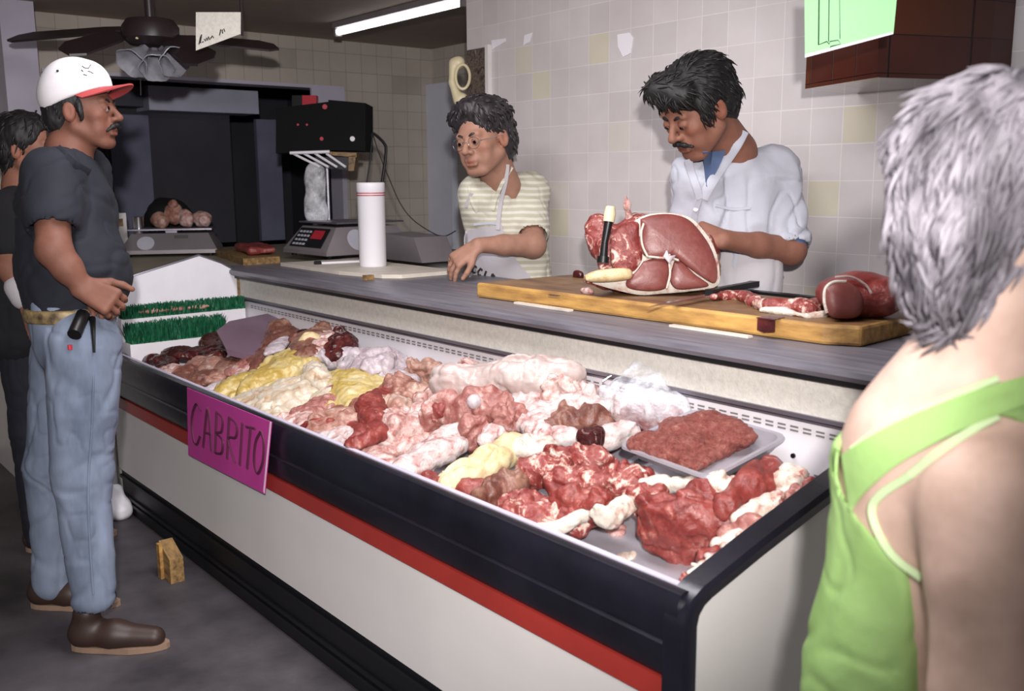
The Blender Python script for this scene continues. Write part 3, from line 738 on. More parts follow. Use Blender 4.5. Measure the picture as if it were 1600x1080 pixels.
# ------------------------------------------------------------------ TV-like black box on its stand
tvs = thing('monitor_stand', 'steel pole stand with slatted crate shelf behind the keypad scale', 'stand', P(514, 345, 5.1))
bp = P(514, 345, 5.1); topz = P(514, 262, 5.1).z
tube('pole', [(bp.x, bp.y, 1.029), (bp.x, bp.y, topz)], .011, MT['steel'], tvs)
sr = RH; 
def L5(u, v, d=5.1): return P(u, v, d)
a, b = L5(455, 238, 5.2), L5(556, 238, 5.0)
zs = a.z
dv = FH*.22
bm = bmesh.new()
for k in (0, .33, .66, 1):
    s0 = L5(458+k*52, 241, 4.98); s1 = L5(500+k*40, 262, 4.94); b_tube(bm, [s0, s1], .0065, 6)
b_tube(bm, [L5(453, 240, 4.96), L5(515, 238, 4.96)], .008, 6)
from_bm('slats', bm, MT['paper'], tvs)
bm = bmesh.new(); b_prism(bm, [L5(512, 238), L5(557, 240), L5(557, 247), L5(512, 243)], dv); b_prism(bm, [L5(545, 245), L5(556, 243), L5(553, 268), L5(544, 268)], dv*.5)
from_bm('crate_side', bm, MT['darkwood'], tvs, bevel=.002)
box('shelf_body', (0, 0, 0), (0.001, .001, .001), MT['tv']) if False else None
bm = bmesh.new(); b_prism(bm, [L5(492, 246), L5(545, 247), L5(543, 266), L5(500, 264)], dv*.8); from_bm('drawer', bm, MT['leather'], tvs)
tube('knob', [L5(495, 299), L5(514, 299)], .016, MT['leather'], tvs)
tv = thing('black_monitor', 'black box-shaped monitor on the crate shelf over the keypad scale', 'monitor', L5(505, 236))
bm = bmesh.new(); b_prism(bm, [L5(513, 157), L5(571, 162), L5(571, 237), L5(513, 236)], FH*.28); from_bm('housing', bm, MT['tv'], tv, bevel=.006)
bm = bmesh.new(); b_prism(bm, [L5(431, 170), L5(513, 160), L5(513, 236), L5(431, 241)], FH*.3); from_bm('screen_housing', bm, MT['tv'], tv, bevel=.01)
for (u, v_, r) in ((508, 168, .013), (503, 218, .01), (466, 196, .006), (480, 196, .006)):
    disc('red_mark', L5(u, v_)-FH*.004, -FH, r, MT['redled'], tv, .005)
disc('white_mark', L5(551, 218)-FH*.004, -FH, .013, MT['paper'], tv, .005)
rb = thing('red_box', 'small red and black carton standing on top of the black monitor', 'box', L5(482, 166))
bm = bmesh.new(); b_prism(bm, [L5(472, 150, 5.2), L5(494, 150, 5.2), L5(494, 166, 5.2), L5(472, 168, 5.2)], FH*.06); from_bm('carton', bm, MT['redled'], rb)
bm = bmesh.new(); b_prism(bm, [L5(456, 150, 5.2), L5(471.5, 150, 5.2), L5(471.5, 167, 5.2), L5(456, 169, 5.2)], FH*.06); from_bm('carton_side', bm, MT['leather'], rb)
# clear bag hanging on the pole
gl = NT('clear_plastic'); gl.set(.25, 0, .5); gl.p.inputs['Base Color'].default_value = (.85, .86, .92, 1); gl.p.inputs['Alpha'].default_value = .38
_n = gl.noise(gl.coords(False), 14, 4); gl.bump(_n, .8, .03); _r = gl.ramp(_n, [(.36, (.14, .14, .14)), (.62, (.62, .62, .62))]); gl.l(_r.outputs[0], gl.p.inputs['Alpha'])
MT['plastic'] = gl.m
p = P(494, 306, 5.0)
o = blobmesh('hanging_bag', [(Cap((0, 0, .12), (0, 0, -.1), .055, .062, n=FH, f=2.2), .01, '+')], .01, MT['plastic'], disp=lambda q: vnoise(q, 18, 2)*.012, loc=p)
tag(o, 'clear plastic bag hanging from the stand below the black monitor', 'bag')
# thin black frame and cable
fr = thing('lamp_bracket', 'black bent metal bracket standing behind the white roll', 'bracket', P(575, 330, 4.9))
tube('arm', bez([P(596, 300, 4.8), P(597, 285, 4.8), P(603, 240, 4.8), P(600, 225, 4.8), P(584, 210, 4.8), P(581, 215, 4.8)], 6), .0075, MT['leather'], fr)
tube('strut', bez([P(582, 212, 4.8), P(577, 260, 4.8), P(570, 305, 4.8)], 6), .004, MT['leather'], fr)
tube('arm', [P(585, 300, 4.8), V((P(585, 300, 4.8).x, P(585, 300, 4.8).y, 1.03))], .006, MT['leather'], fr)
o = blobmesh('clamp', [(Box((0, 0, 0), (.03, .03, .045), None, .01), .01, '+'), (Cap((-.02, 0, .05), (.02, 0, .05), .018), .01, '+')], .006, MT['leather'], loc=P(572, 315, 4.8)); o.parent = fr; o.matrix_parent_inverse = Matrix.Translation(fr.location).inverted()
o = tube('cable', bez([P(583, 212, 4.8), P(592, 240, 4.8), P(606, 275, 4.8), P(625, 318, 4.8), P(646, 345, 4.8), P(678, 366, 4.8), P(695, 370, 4.8), P(712, 362, 4.85)], 8), .0028, MT['leather'])
tag(o, 'thin black cable drooping from the bent arm towards the wall corner', 'cable')

# ------------------------------------------------------------------ telephone and picture at the wall corner
ph = thing('wall_telephone', 'cream telephone handset hanging at the tiled wall corner', 'telephone', P(720, 130, 4.55))
q = lambda u, v, d=4.55: P(u, v, d)
o = blobmesh('handset', [(Cap(q(709, 100), q(707, 130), .024, .018), .01, '+'), (Cap(q(707, 130), q(716, 158), .018, .024), .01, '+'), (Ell(q(717, 99), .03), .015, '+'), (Ell(q(722, 156), .030), .015, '+')], .005, MT['phone'], ph)
bm = bmesh.new(); cpt = [q(723+11*math.cos(t_)*1.0, 121+19*math.sin(t_), 4.52) for t_ in [k*math.pi/12 for k in range(25)]]
b_tube(bm, cpt, .007, 8, caps=False); from_bm('cradle_ring', bm, MT['phone'], ph, smooth=True)
bm = bmesh.new(); b_prism(bm, [q(733, 117, 4.52), q(742, 117, 4.55), q(742, 124, 4.55), q(733, 124, 4.52)], FH*.01); from_bm('hook', bm, MT['phone'], ph)
a, b = PY(731, 80, YW-.012), PY(758, 153, YW-.012)
pc = thing('picture_panel', 'narrow dark collage picture fixed to the tiled wall beside the telephone', 'picture', (a.x+.1, YW-.01, b.z))
pr = PY(760, 82, YW-.012)
bm = bmesh.new(); b_box(bm, a.x, pr.x, YW-.02, YW, b.z, a.z); from_bm('print', bm, MT['picture'], pc)
bm = bmesh.new(); b_box(bm, pr.x, pr.x+.022, YW-.022, YW, b.z-.01, a.z+.01); from_bm('edge_strip', bm, MT['white_panel'], pc)
# paper scraps of tape on the tiled wall
for i, uvs in enumerate([((965, 55), (984, 52), (990, 60), (986, 84), (974, 90), (966, 74)), ((820, 56), (832, 52), (828, 66), (818, 72)), ((768, 64), (790, 61), (790, 66), (770, 78))]):
    bm = bmesh.new(); b_prism(bm, [PY(*uv, YW-.001) for uv in uvs], (0, -.002, 0)); o = from_bm('tape_scrap', bm, MT['paper'])
    tag(o, 'torn scrap of whitish tape on the wall tiles, '+['largest one, left of the moustached butcher', 'middle one', 'one nearest the picture panel'][i], 'tape')

# ------------------------------------------------------------------ ceiling fan
fc = P(236, 58, 4.2); fan = thing('ceiling_fan', 'dark brown ceiling fan with frosted glass shades above the far end', 'fan', (fc.x, fc.y, ZC))
zb = P(236, 55, 4.2).z
bm = bmesh.new(); b_lathe(bm, [(.06, ZC-zb), (.065, ZC-zb-.04), (.02, ZC-zb-.05), (.02, .07), (.10, .06), (.12, .03), (.12, -.02), (.09, -.045), (.03, -.05)], 28, (fc.x, fc.y, zb)); from_bm('motor', bm, MT['fan'], fan, smooth=True)
Z_ = V((0, 0, 1))
def blade(u1, v1, u0, v0, d1):
    root = P(u0, v0, 4.2); tip = P(u1, v1, d1); tip.z = tip.z
    d = (tip-root); L = d.length; d.normalize(); s = V((-d.y, d.x, 0)).normalized(); s = (s*.062+Z_*.026*(1 if s.dot(FH) > 0 else -1)); bm = bmesh.new()
    pr = [root-s*.45, root+d*L*.25-s*.9, tip-d*.06-s*1.1, tip-s*.55, tip+s*.55, tip-d*.06+s*1.1, root+d*L*.25+s*.9, root+s*.45]
    b_prism(bm, pr, (0, 0, .009)); return from_bm('blade', bm, MT['fan'], fan, bevel=.003)
blade(100, 84, 200, 53, 3.95); blade(20, 62, 195, 48, 4.4); blade(322, 100, 262, 60, 3.9); blade(432, 76, 275, 62, 4.45)
for (u, v_) in ((216, 88), (243, 94), (264, 88)):
    c = P(u, v_, 4.12); bm = bmesh.new()
    ax_ = (c-P(238, 62, 4.2)).normalized()
    T = ax_.to_track_quat('Z', 'Y').to_matrix().to_4x4(); T.translation = c
    prof = [(.018, -.06), (.025, -.03), (.045, 0), (.062, .035), (.072, .06), (.069, .062), (.058, .033), (.04, 0), (.02, -.03)]
    rings = []
    for r, z in prof:
        rings.append([bm.verts.new(T @ V((r*(1+.06*math.cos(6*k*math.pi/12))*math.cos(k*math.pi/12), r*(1+.06*math.cos(6*k*math.pi/12))*math.sin(k*math.pi/12), z))) for k in range(24)])
    for i in range(len(prof)-1):
        for k in range(24): bm.faces.new((rings[i][k], rings[i][(k+1) % 24], rings[i+1][(k+1) % 24], rings[i+1][k]))
    from_bm('glass_shade', bm, MT['fanglass'], fan, smooth=True)
tube('pull_chain', [P(214, 53, 4.1), P(214, 62, 4.1)], .006, MT['phone'], fan)
tube('pull_chain', [P(219, 104, 4.15), P(220, 150, 4.15)], .002, MT['fan'], fan)
# paper sign hanging by the fan
hs = thing('hanging_sign', 'pale folded paper sign with a scribbled word beside the ceiling fan', 'sign', P(340, 50, 3.8))
bm = bmesh.new(); b_prism(bm, [P(306, 20, 3.8), P(376, 20, 3.8), P(376, 54, 3.8), P(306, 80, 3.8)], FH*.004); from_bm('card', bm, MT['beige'], hs)
scr = [[(311, 70), (313, 60), (315, 55), (313, 68), (318, 66)], [(319, 62), (321, 65), (323, 60)], [(324, 64), (326, 58), (328, 63)], [(329, 61), (332, 57), (334, 60)], [(343, 56), (345, 47)], [(348, 53), (347, 48), (350, 46), (351, 50)]]
bm = bmesh.new()
for s_ in scr: b_tube(bm, [P(u, v_, 3.795) for u, v_ in s_], .0022, 5)
from_bm('scribble', bm, MT['paperink'], hs)
box('hanger', (P(376, 30, 3.85).x-.004, P(376, 30, 3.85).y, P(376, 56, 3.85).z), (P(376, 30, 3.85).x+.004, P(376, 30, 3.85).y+.008, ZC), MT['fan'], hs)

# ------------------------------------------------------------------ green sign and brown tiled canopy near the camera
D0 = 2.55
c0 = P(1370, 122, D0); zl = c0.z
e1 = PZ(1258, 140, zl); e2 = PZ(1545, 127, zl)
cn = thing('tiled_canopy', 'dark brown glazed tile box on the wall behind the green paper sign', 'canopy', (c0.x, YW, zl))
bm = bmesh.new(); b_prism(bm, [(e1.x, e1.y, zl), (c0.x, c0.y, zl), (e2.x, e2.y, zl), (e2.x+.02, YW, zl), (e1.x, YW, zl)], (0, 0, 2.5-zl))
from_bm('tiled_body', bm, MT['browntile'], cn, bevel=.006)
gs = thing('green_paper_sign', 'mint green paper sign with drawn double lines in front of the brown tiles', 'sign', P(1320, 60, 2.35))
def GS(u, v, k=0): return P(u, v, 2.45-.2*(u-1258)/137-k)
bm = bmesh.new(); b_prism(bm, [GS(1258, 91), GS(1396, 54), GS(1404, -30), GS(1257, -30)], FH*.003); from_bm('card', bm, MT['signgreen'], gs)
bm = bmesh.new()
for s_ in ([(1280, -20), (1279, 71), (1292, 66), (1296, 70), (1297, 66), (1310, 64), (1314, 70), (1298, 74), (1296, 79), (1283, 84)], [(1296, -20), (1295, 66)], [(1312, -20), (1313, 62)]):
    b_tube(bm, [GS(u, v, .003) for u, v in s_], .0018, 5)
from_bm('drawn_lines', bm, MT['signink'], gs)
bm = bmesh.new(); b_prism(bm, [GS(1258, 91, .002), GS(1396, 54, .002), GS(1394, 51, .002), GS(1258, 86, .002)], FH*.001); from_bm('paper_edge', bm, MT['paper'], gs)
gsc = GS(1330, -25); box('hanger', (gsc.x-.003, gsc.y, gsc.z), (gsc.x+.003, gsc.y+.006, 2.5), MT['fan'], gs)

# ------------------------------------------------------------------ magenta price card hanging on the case front
pk = thing('price_card', 'magenta card reading CABRITO hanging on the front of the meat case', 'sign', (-3.0, YF-.03, .45))
def PK(u, v, k=0): 
    t_ = (u-297)/127; return PY(u, v, YF-.026-k-.012*math.sin(t_*2.2))
crn = [(292, 607), (424, 661), (413, 773), (294, 712)]
bm = bmesh.new(); N_ = 10; g = []
for j in range(N_+1):
    row = []
    for i in range(N_+1):
        a_, b_ = i/N_, j/N_
        u = (crn[0][0]*(1-a_)+crn[1][0]*a_)*(1-b_)+(crn[3][0]*(1-a_)+crn[2][0]*a_)*b_
        v = (crn[0][1]*(1-a_)+crn[1][1]*a_)*(1-b_)+(crn[3][1]*(1-a_)+crn[2][1]*a_)*b_
        row.append((bm.verts.new(PK(u, v)), bm.verts.new(PK(u, v)+V((0, .003, 0)))))
    g.append(row)
for j in range(N_):
    for i in range(N_):
        bm.faces.new([g[j][i][0], g[j][i+1][0], g[j+1][i+1][0], g[j+1][i][0]]); bm.faces.new([g[j][i][1], g[j+1][i][1], g[j+1][i+1][1], g[j][i+1][1]])
for i in range(N_):
    for (a_, b_) in ((g[0][i], g[0][i+1]), (g[N_][i], g[N_][i+1]), (g[i][0], g[i+1][0]), (g[i][N_], g[i+1][N_])):
        f = bm.faces.new([a_[0], b_[0], b_[1], a_[1]])
card = from_bm('card', bm, MT['pink'], pk, smooth=True)
def CK(a_, b_):   # card-relative position, a across, b down
    u = (crn[0][0]*(1-a_)+crn[1][0]*a_)*(1-b_)+(crn[3][0]*(1-a_)+crn[2][0]*a_)*b_
    v = (crn[0][1]*(1-a_)+crn[1][1]*a_)*(1-b_)+(crn[3][1]*(1-a_)+crn[2][1]*a_)*b_
    return PK(u, v, .002)
LET = {  # hand-written capitals, x 0..1, y 0 (top)..1
 'C': [[(.95, .12), (.6, .0), (.2, .25), (.05, .6), (.25, .95), (.6, 1), (.95, .75)]],
 'A': [[(.0, 1), (.45, 0), (.9, 1)], [(.15, .62), (.8, .6)]],
 'B': [[(.15, 0), (.12, 1)], [(.15, 0), (.75, .1), (.7, .42), (.15, .5), (.85, .62), (.8, .92), (.12, 1)]],
 'R': [[(.15, 0), (.12, 1)], [(.15, 0), (.85, .1), (.85, .4), (.15, .52), (.9, 1)]],
 'I': [[(.5, 0), (.5, 1)]],
 'T': [[(.05, .05), (.95, 0)], [(.5, 0), (.45, 1)]],
 'O': [[(.5, 0), (.1, .3), (.1, .75), (.5, 1), (.9, .7), (.85, .25), (.5, 0)]]}
bm = bmesh.new(); xs = [.04, .19, .33, .48, .63, .70, .82]; ws = [.12, .12, .12, .13, .06, .12, .13]
for ch, x0, w_ in zip('CABRITO', xs, ws):
    for off in ((0, 0), (.012, .01)):
        for s_ in LET[ch]:
            b_tube(bm, bez([CK(x0+w_*x+off[0], .17+off[1]+.60*y) for x, y in s_], 5), .0028, 5)
tag(from_bm('lettering', bm, MT['ink'], pk), 'CABRITO in dark hand-drawn capitals')
bm = bmesh.new(); b_prism(bm, [CK(.985, 0), CK(1, 0), CK(1, .99), CK(.985, .97)], (0, -.001, 0))
from_bm('card_edge', bm, MT['pinkedge'], pk)
o = blobmesh('white_bag', [(Ell((0, 0, .035), (.085, .06, .05)), .01, '+'), (Ell((.01, 0, .10), (.03, .03, .05)), .05, '+')], .006, MT['paper'], disp=lambda q: vnoise(q, 30, 4)*.006, loc=PZ(184, 808, 0)+V((0, 0, .0)))
tag(o, 'small crumpled white bag on the floor by the knee of the man in jeans', 'bag')
p = PZ(268, 905, 0); wb = thing('wooden_leg_block', 'brown wooden wedge block standing on the floor by the case kick plate', 'block', (p.x, p.y, 0))
bm = bmesh.new(); b_prism(bm, [(p.x-.075, p.y-.02, 0), (p.x+.05, p.y-.02, 0), (p.x+.05, p.y-.02, .09), (p.x-.05, p.y-.02, .135), (p.x-.075, p.y-.02, .12)], (0, .05, 0)); from_bm('block', bm, MT['darkwood'], wb, bevel=.004)
box('batten', (p.x-.045, p.y-.032, 0), (p.x-.015, p.y-.02, .13), MT['wood'], wb)

# ------------------------------------------------------------------ meat in the case
def view_ellipse(u, v, a, b, th, h, d):
    """apparent ellipse in the photo (half axes in px) -> centre on the ground, length, width, yaw"""
    zf = d; m = zf/F_PX; c = P(u, v, zf)
    phi = math.atan2(HC-c.z, math.hypot(c.x, c.y)); t = math.radians(th)
    A = np.array([[a*math.cos(t), -b*math.sin(t)], [a*math.sin(t), b*math.cos(t)]])*m       # right, down
    C = A @ A.T
    # remove the part of the height that thickness shows, then unsquash the depth
    C[1, 1] = max(C[1, 1]-(h*math.cos(phi))**2*.8, (.25*b*m)**2)
    lim = .9*math.sqrt(C[0, 0]*C[1, 1]); C[0, 1] = C[1, 0] = max(-lim, min(lim, C[0, 1]))
    S = np.array([[1, 0], [0, -1/max(math.sin(phi), .2)]]); C = S @ C @ S.T
    wv, vec = np.linalg.eigh(C)
    ax_ = vec[:, 1]; W = RH*float(ax_[0])+FH*float(ax_[1])
    return c, math.sqrt(wv[1]), math.sqrt(wv[0]), math.atan2(W.y, W.x)
def depth_on(u, v, lift):
    """distance at which the pile surface (deck plus lift) is seen"""
    d = FW+RT*((u-800)/F_PX)-UP*((v-541)/F_PX)
    # HC + d.z*t = .565 + .21*(d.y*t-1.27) + lift
    return (.565-.21*1.27+lift-HC)/(d.z-.21*d.y)
PIECES = []
def piece(kind, u, v, a, b, th, label, h=.035, lift=None, name='meat_piece', shape='lump', cat='meat', rough=1.0, group=None, res=.006, seed=None):
    if lift is None: lift = .10
    if name != 'meat_scrap': lift = max(lift+.008, .108)
    if shape == 'chicken': a *= 1.14; b *= 1.14
    d = depth_on(u, v, lift); c, L, W, yaw = view_ellipse(u, v, a, b, th, h, d)
    if kind in ('fat', 'yfat', 'skin_') and a < 70: h *= .72
    L = min(L*1.2+.008, .34); W = min(max(W*1.5+.01, L*.4), .21); h = h*1.25
    sd = seed if seed is not None else int(u*7+v*13); rnd = random.Random(sd); ops = []
    if shape == 'lump':
        ops.append((Ell((0, 0, 0), (L*.92, W*.92, h)), .01, '+'))
        for i in range(5):
            t = rnd.uniform(-.75, .75); s_ = rnd.uniform(-.55, .55)
            ops.append((Ell((L*t, W*s_, rnd.uniform(-.2, .5)*h), (L*rnd.uniform(.2, .45), W*rnd.uniform(.3, .55), h*rnd.uniform(.5, .85)),
                            Matrix.Rotation(rnd.uniform(-1, 1), 3, 'Z')), .012, '+'))
        for i in range(3):
            t = rnd.uniform(-.7, .7); a_ = rnd.uniform(-.6, .6)
            ops.append((Cap((L*t, -W, h*.95), (L*(t+a_*.5), W, h*.95), h*.22), .012, '-'))
    elif shape == 'slab':
        n = 6
        for i in range(n):
            t = -1+2*(i+.5)/n
            ops.append((Ell((L*t*.85, W*rnd.uniform(-.15, .15), h*rnd.uniform(-.1, .25)), (L*.34, W*math.sqrt(max(.1, 1-t*t*.6))*rnd.uniform(.8, 1), h*rnd.uniform(.7, 1))), .02, '+'))
        for i in range(3):
            t = rnd.uniform(-.8, .8); ops.append((Cap((L*(t-.3), W*rnd.uniform(-.8, .8), h*1.0), (L*(t+.3), W*rnd.uniform(-.8, .8), h*1.0), h*.25), .01, '-'))
    elif shape == 'chicken':
        ops.append((Ell((0, 0, 0), (L*.75, W*.9, h)), .01, '+')); ops.append((Ell((-L*.5, 0, -.1*h), (L*.45, W*.6, h*.8)), .02, '+'))
        for s_ in (-1, 1):
            k = V((L*.55, s_*W*.65, .25*h)); ops.append((Cap((L*.1, s_*W*.55, .2*h), k, h*.6, h*.45), .015, '+'))
            ops.append((Cap(k, (L*.95, s_*W*.25, .1*h), h*.36, h*.2), .008, '+'))
            ops.append((Cap((-L*.5, s_*W*.7, .2*h), (-L*.05, s_*W*.85, .1*h), h*.3, h*.22), .008, '+'))
        ops.append((Cap((L*.3, 0, h), (L*.8, 0, h*.7), h*.15), .015, '-'))
    elif shape == 'ring':       # cut shank: ring of fat around a recessed lean face on the side towards the customer
        ops.append((Cap((-L*.5, 0, 0), (L*.35, 0, 0), h, h*1.05), .01, '+')); ops.append((Ell((L*.5, 0, 0), (L*.25, W*.8, h*.8)), .01, '+'))
    elif shape == 'strip':
        n = 7; q = []
        for i in range(n): t = -1+2*i/(n-1); q.append(V((L*t, W*.5*math.sin(t*3+sd), h*.25*math.sin(t*5+sd))))
        for i in range(n-1): ops.append((Cap(q[i], q[i+1], W*.55*(1-.3*abs(-1+2*i/(n-1))), W*.5, n=(0, 0, 1), f=max(1, W*.55/h)), .012, '+'))
    r1 = .1*rough
    def disp(p, s_=sd % 97):
        wp = p+np.stack([vnoise(p, 9, s_+4), vnoise(p, 9, s_+5), vnoise(p, 9, s_+6)], 1)*.03
        cr = np.exp(-(vnoise(wp, 15, s_+7)/.10)**2)*.55+np.exp(-(vnoise(wp, 30, s_+8)/.12)**2)*.28
        return (vnoise(p, 18, s_)*.75+vnoise(p, 42, s_+1)*.4+vnoise(p, 90, s_+2)*.18-cr)*h*.27*rough
    ey = math.sqrt((L*math.sin(yaw))**2+(W*math.cos(yaw))**2)*.85; ex = math.sqrt((L*math.cos(yaw))**2+(W*math.sin(yaw))**2)*.85
    c = V((min(c.x, XR-.05-ex*.9), min(max(c.y, YF+.04+ey), max(YB-.01-ey, 1.5)), c.z))
    rs = max(.0035, min(res, h*.16, L*.06))
    o = blobmesh(name, ops, rs, MEATS[kind] if kind in MEATS else MT[kind], disp=disp)
    o.location = c-V((0, 0, h*.55)); o.rotation_euler = (.21*math.sin(0), 0, yaw)
    o.rotation_euler = (Matrix.Rotation(math.atan(.21), 3, 'X') @ Matrix.Rotation(yaw, 3, 'Z')).to_euler()
    tag(o, label, cat, group); return o
pc_ = piece
# --- far left: offal
pc_('dark', 221, 545, 26, 13, 0, 'dark red liver lump at the far left corner of the meat case', .03, .075, shape='lump', name='liver')
pc_('dark', 300, 530, 50, 10, 4, 'long dark brown strips of offal behind the dark liver lump', .026, .095, shape='strip', name='offal_strip')
pc_('dark', 288, 543, 46, 10, 6, 'second long dark brown offal strip, in front of the first', .026, .085, shape='strip', name='offal_strip')
pc_('dark', 252, 565, 26, 8, 15, 'dark red strip along the front rim at the far left', .02, .07, shape='strip', name='offal_strip')
pc_('dark', 334, 552, 16, 10, 30, 'blackish offal lump below the mauve slab corner', .025, .095, name='offal')
pc_('tan', 308, 565, 13, 10, 0, 'tan knobby offal piece left of centre in the far left pile', .024, .09, name='offal')
pc_('tan', 330, 569, 15, 11, 20, 'tan brown offal piece right under the blackish lump', .024, .09, name='offal')
pc_('brown', 289, 580, 14, 11, 0, 'round cut marrow bone slice with dark centre near the front rim', .024, .08, name='marrow_bone')
pc_('pork', 266, 576, 14, 8, 10, 'small pinkish offal bit left of the marrow bone slice', .02, .075, name='offal')
pc_('brown', 316, 588, 20, 10, 10, 'reddish brown glossy offal piece beside the marrow bone slice', .024, .08, name='offal')
pc_('white', 326, 601, 24, 7, -20, 'white fatty strip near the rim left of the yellow chickens', .018, .08, shape='strip', name='fat_strip')
pc_('tan', 345, 583, 16, 8, -20, 'tan offal bit touching the leftmost yellow chicken', .02, .09, name='offal')
pc_('brown', 360, 566, 22, 10, -15, 'red brown offal between the mauve slab and the yellow chickens', .024, .1, name='offal')
pc_('pinkm', 396, 560, 26, 8, -20, 'pinkish meat strip under the lower tip of the mauve slab', .02, .11, name='meat_piece')
pc_('brown', 427, 545, 22, 17, -30, 'red brown meat chunk at the right edge of the mauve slab', .035, .12)
pc_('brown', 462, 521, 26, 15, 20, 'reddish meat chunk behind the white wrapped bit', .035, .12)
pc_('dark', 494, 530, 17, 13, 30, 'dark red side of shank left of the fat ringed cut', .034, .12, name='shank')
o = pc_('brown', 530, 526, 20, 20, -25, 'tan fat ringed cut shank standing by the rear wall of the case', .042, .13, name='shank', rough=.6)
bpy.context.view_layer.update()
tcn = (CAMP-o.location); tcn = V((tcn.x, tcn.y, tcn.z*.6)).normalized(); Rf = Matrix((tcn.cross(V((0, 0, 1))).normalized(), tcn, tcn.cross(V((0, 0, 1))).cross(tcn).normalized())).transposed()
for nm, rr_, of_, mk in (('fat_ring', (.048, .022, .050), .045, 'yfat'), ('cut_face', (.030, .022, .034), .053, 'lean')):
    oo = blobmesh(nm, [(Ell((0, 0, 0), rr_, Rf), .01, '+')], .004, MEATS[mk], disp=lambda p: vnoise(p, 50, 3)*.004)
    oo.location = o.location+tcn*of_+V((0, 0, .012)); oo.parent = o; oo.matrix_parent_inverse = o.matrix_world.inverted()
pc_('pork', 560, 526, 15, 18, 0, 'pale scrap of meat between the fat ringed shank and the dark brown chunk', .04, .12)
pc_('dark', 592, 526, 20, 16, 10, 'dark brown meat chunk by the rear wall, right of the fat ringed shank', .038, .12)
# mauve slab
pts = [(338, 518), (358, 503), (418, 491), (447, 504), (431, 531), (396, 556), (353, 546)]
cc = P(392, 522, depth_on(392, 522, .16)); bm = bmesh.new()
dd = lambda u, v: depth_on(392, 522, .16)+.10*(u-392)/60-.25*(v-522)/35
b_prism(bm, [P(u, v, dd(u, v)) for u, v in pts], (-.002, .008, -.028))
o = from_bm('mauve_slab', bm, MT['lilac'], bevel=.006, smooth=True); tag(o, 'smooth mauve grey slab of tripe leaning over the dark offal', 'meat')
pc_('white', 434, 537, 10, 8, -30, 'little white wrapped bit on the reddish meat beside the mauve slab', .014, .15, name='paper_bit', cat='wrapper')
bm = bmesh.new(); b_tube(bm, [P(363, 548, depth_on(363, 548, .16)), P(374, 557, depth_on(374, 557, .13))], .006, 8); tag(from_bm('bone_sliver', bm, MEATS['white'], smooth=True), 'thin white bone sliver at the bottom corner of the mauve slab', 'bone')
# --- chickens
pc_('yellow', 373, 597, 36, 17, -12, 'yellow chicken nearest the man in jeans, at the left end of the poultry', .05, .10, shape='chicken', name='chicken', rough=.6, cat='chicken')
pc_('yellow', 470, 556, 46, 17, -5, 'yellow chicken at the back of the poultry below the red brown chunks', .05, .13, shape='chicken', name='chicken', rough=.6, cat='chicken')
pc_('yellow', 437, 577, 44, 19, -12, 'plump yellow chicken in the middle of the poultry', .055, .13, shape='chicken', name='chicken', rough=.6, cat='chicken')
pc_('yellow', 554, 597, 42, 24, 20, 'yellow chicken at the right end of the poultry', .055, .12, shape='chicken', name='chicken', rough=.6, cat='chicken')
pc_('pale', 497, 582, 26, 14, 25, 'small pale bare chicken part between two yellow chickens', .035, .15, name='chicken', cat='chicken')
pc_('pale', 462, 604, 44, 20, 5, 'pale chicken breast in front of the plump yellow chicken', .05, .12, shape='chicken', name='chicken', rough=.6, cat='chicken')
pc_('pale', 526, 610, 38, 17, -5, 'pale chicken left of the rightmost yellow chicken', .045, .11, shape='chicken', name='chicken', rough=.6, cat='chicken')
pc_('pale', 397, 627, 52, 19, 12, 'large pale chicken against the front rim above the magenta card', .05, .09, shape='chicken', name='chicken', rough=.6, cat='chicken')
pc_('pale', 432, 645, 34, 12, 20, 'pale chicken piece at the front rim right of the magenta card', .03, .08, name='chicken', cat='chicken')
# --- white and pink pieces behind the poultry
pc_('white', 540, 553, 44, 12, 5, 'folded lilac white tripe behind the yellow chickens', .035, .13, name='tripe')
pc_('white', 604, 561, 40, 23, 5, 'big lilac white tripe heap by the rear wall', .055, .13, name='tripe')
pc_('white', 612, 585, 34, 14, 20, 'whitish tripe end hanging over the grey tray gap', .035, .12, name='tripe')
pc_('tan', 668, 573, 32, 16, 10, 'tan pink lump of meat by the rear wall right of the tripe', .05, .13)
pc_('pork', 706, 580, 26, 14, 10, 'pale pork scrap against the rear wall right of the tan pink lump', .035, .12)
# --- pork, middle
pc_('pork', 476, 655, 34, 14, 10, 'pale pink pork piece at the front rim right of the pale chickens', .03, .08)
pc_('pinkm', 497, 633, 34, 16, -10, 'pink pork cut with dark red centre in front of the pale chicken', .035, .11)
pc_('tan', 548, 640, 44, 18, -12, 'tan pink skinned pork piece in the middle of the pork pile', .035, .11)
pc_('tan', 622, 622, 44, 26, -15, 'large tan pink pork piece right of the rightmost yellow chicken', .05, .12)
pc_('lean', 586, 640, 30, 10, -58, 'dark red meat strip with white edges standing in the pork pile', .03, .14, shape='strip')
pc_('lean', 534, 665, 50, 9, 14, 'long dark red strip of lean low in the pork pile', .025, .09, shape='strip')
pc_('skin_', 508, 683, 50, 15, 22, 'whitish pork belly piece lying along the front rim', .03, .075, shape='slab')
pc_('pork', 622, 657, 36, 25, -10, 'rolled whitish pink pork piece with curled edges', .05, .12)
pc_('skin_', 655, 650, 32, 17, -15, 'pale fatty pork scrap between the rolled piece and the big joint', .04, .11)
pc_('pork', 595, 693, 56, 17, -10, 'flat pink pork slice near the front rim', .03, .085, shape='slab')
pc_('pork', 585, 712, 34, 9, 20, 'thin pink pork edge touching the front rim', .02, .07)
pc_('skin_', 678, 694, 62, 20, -22, 'long whitish pink pork flank lying diagonally', .045, .11, shape='slab')
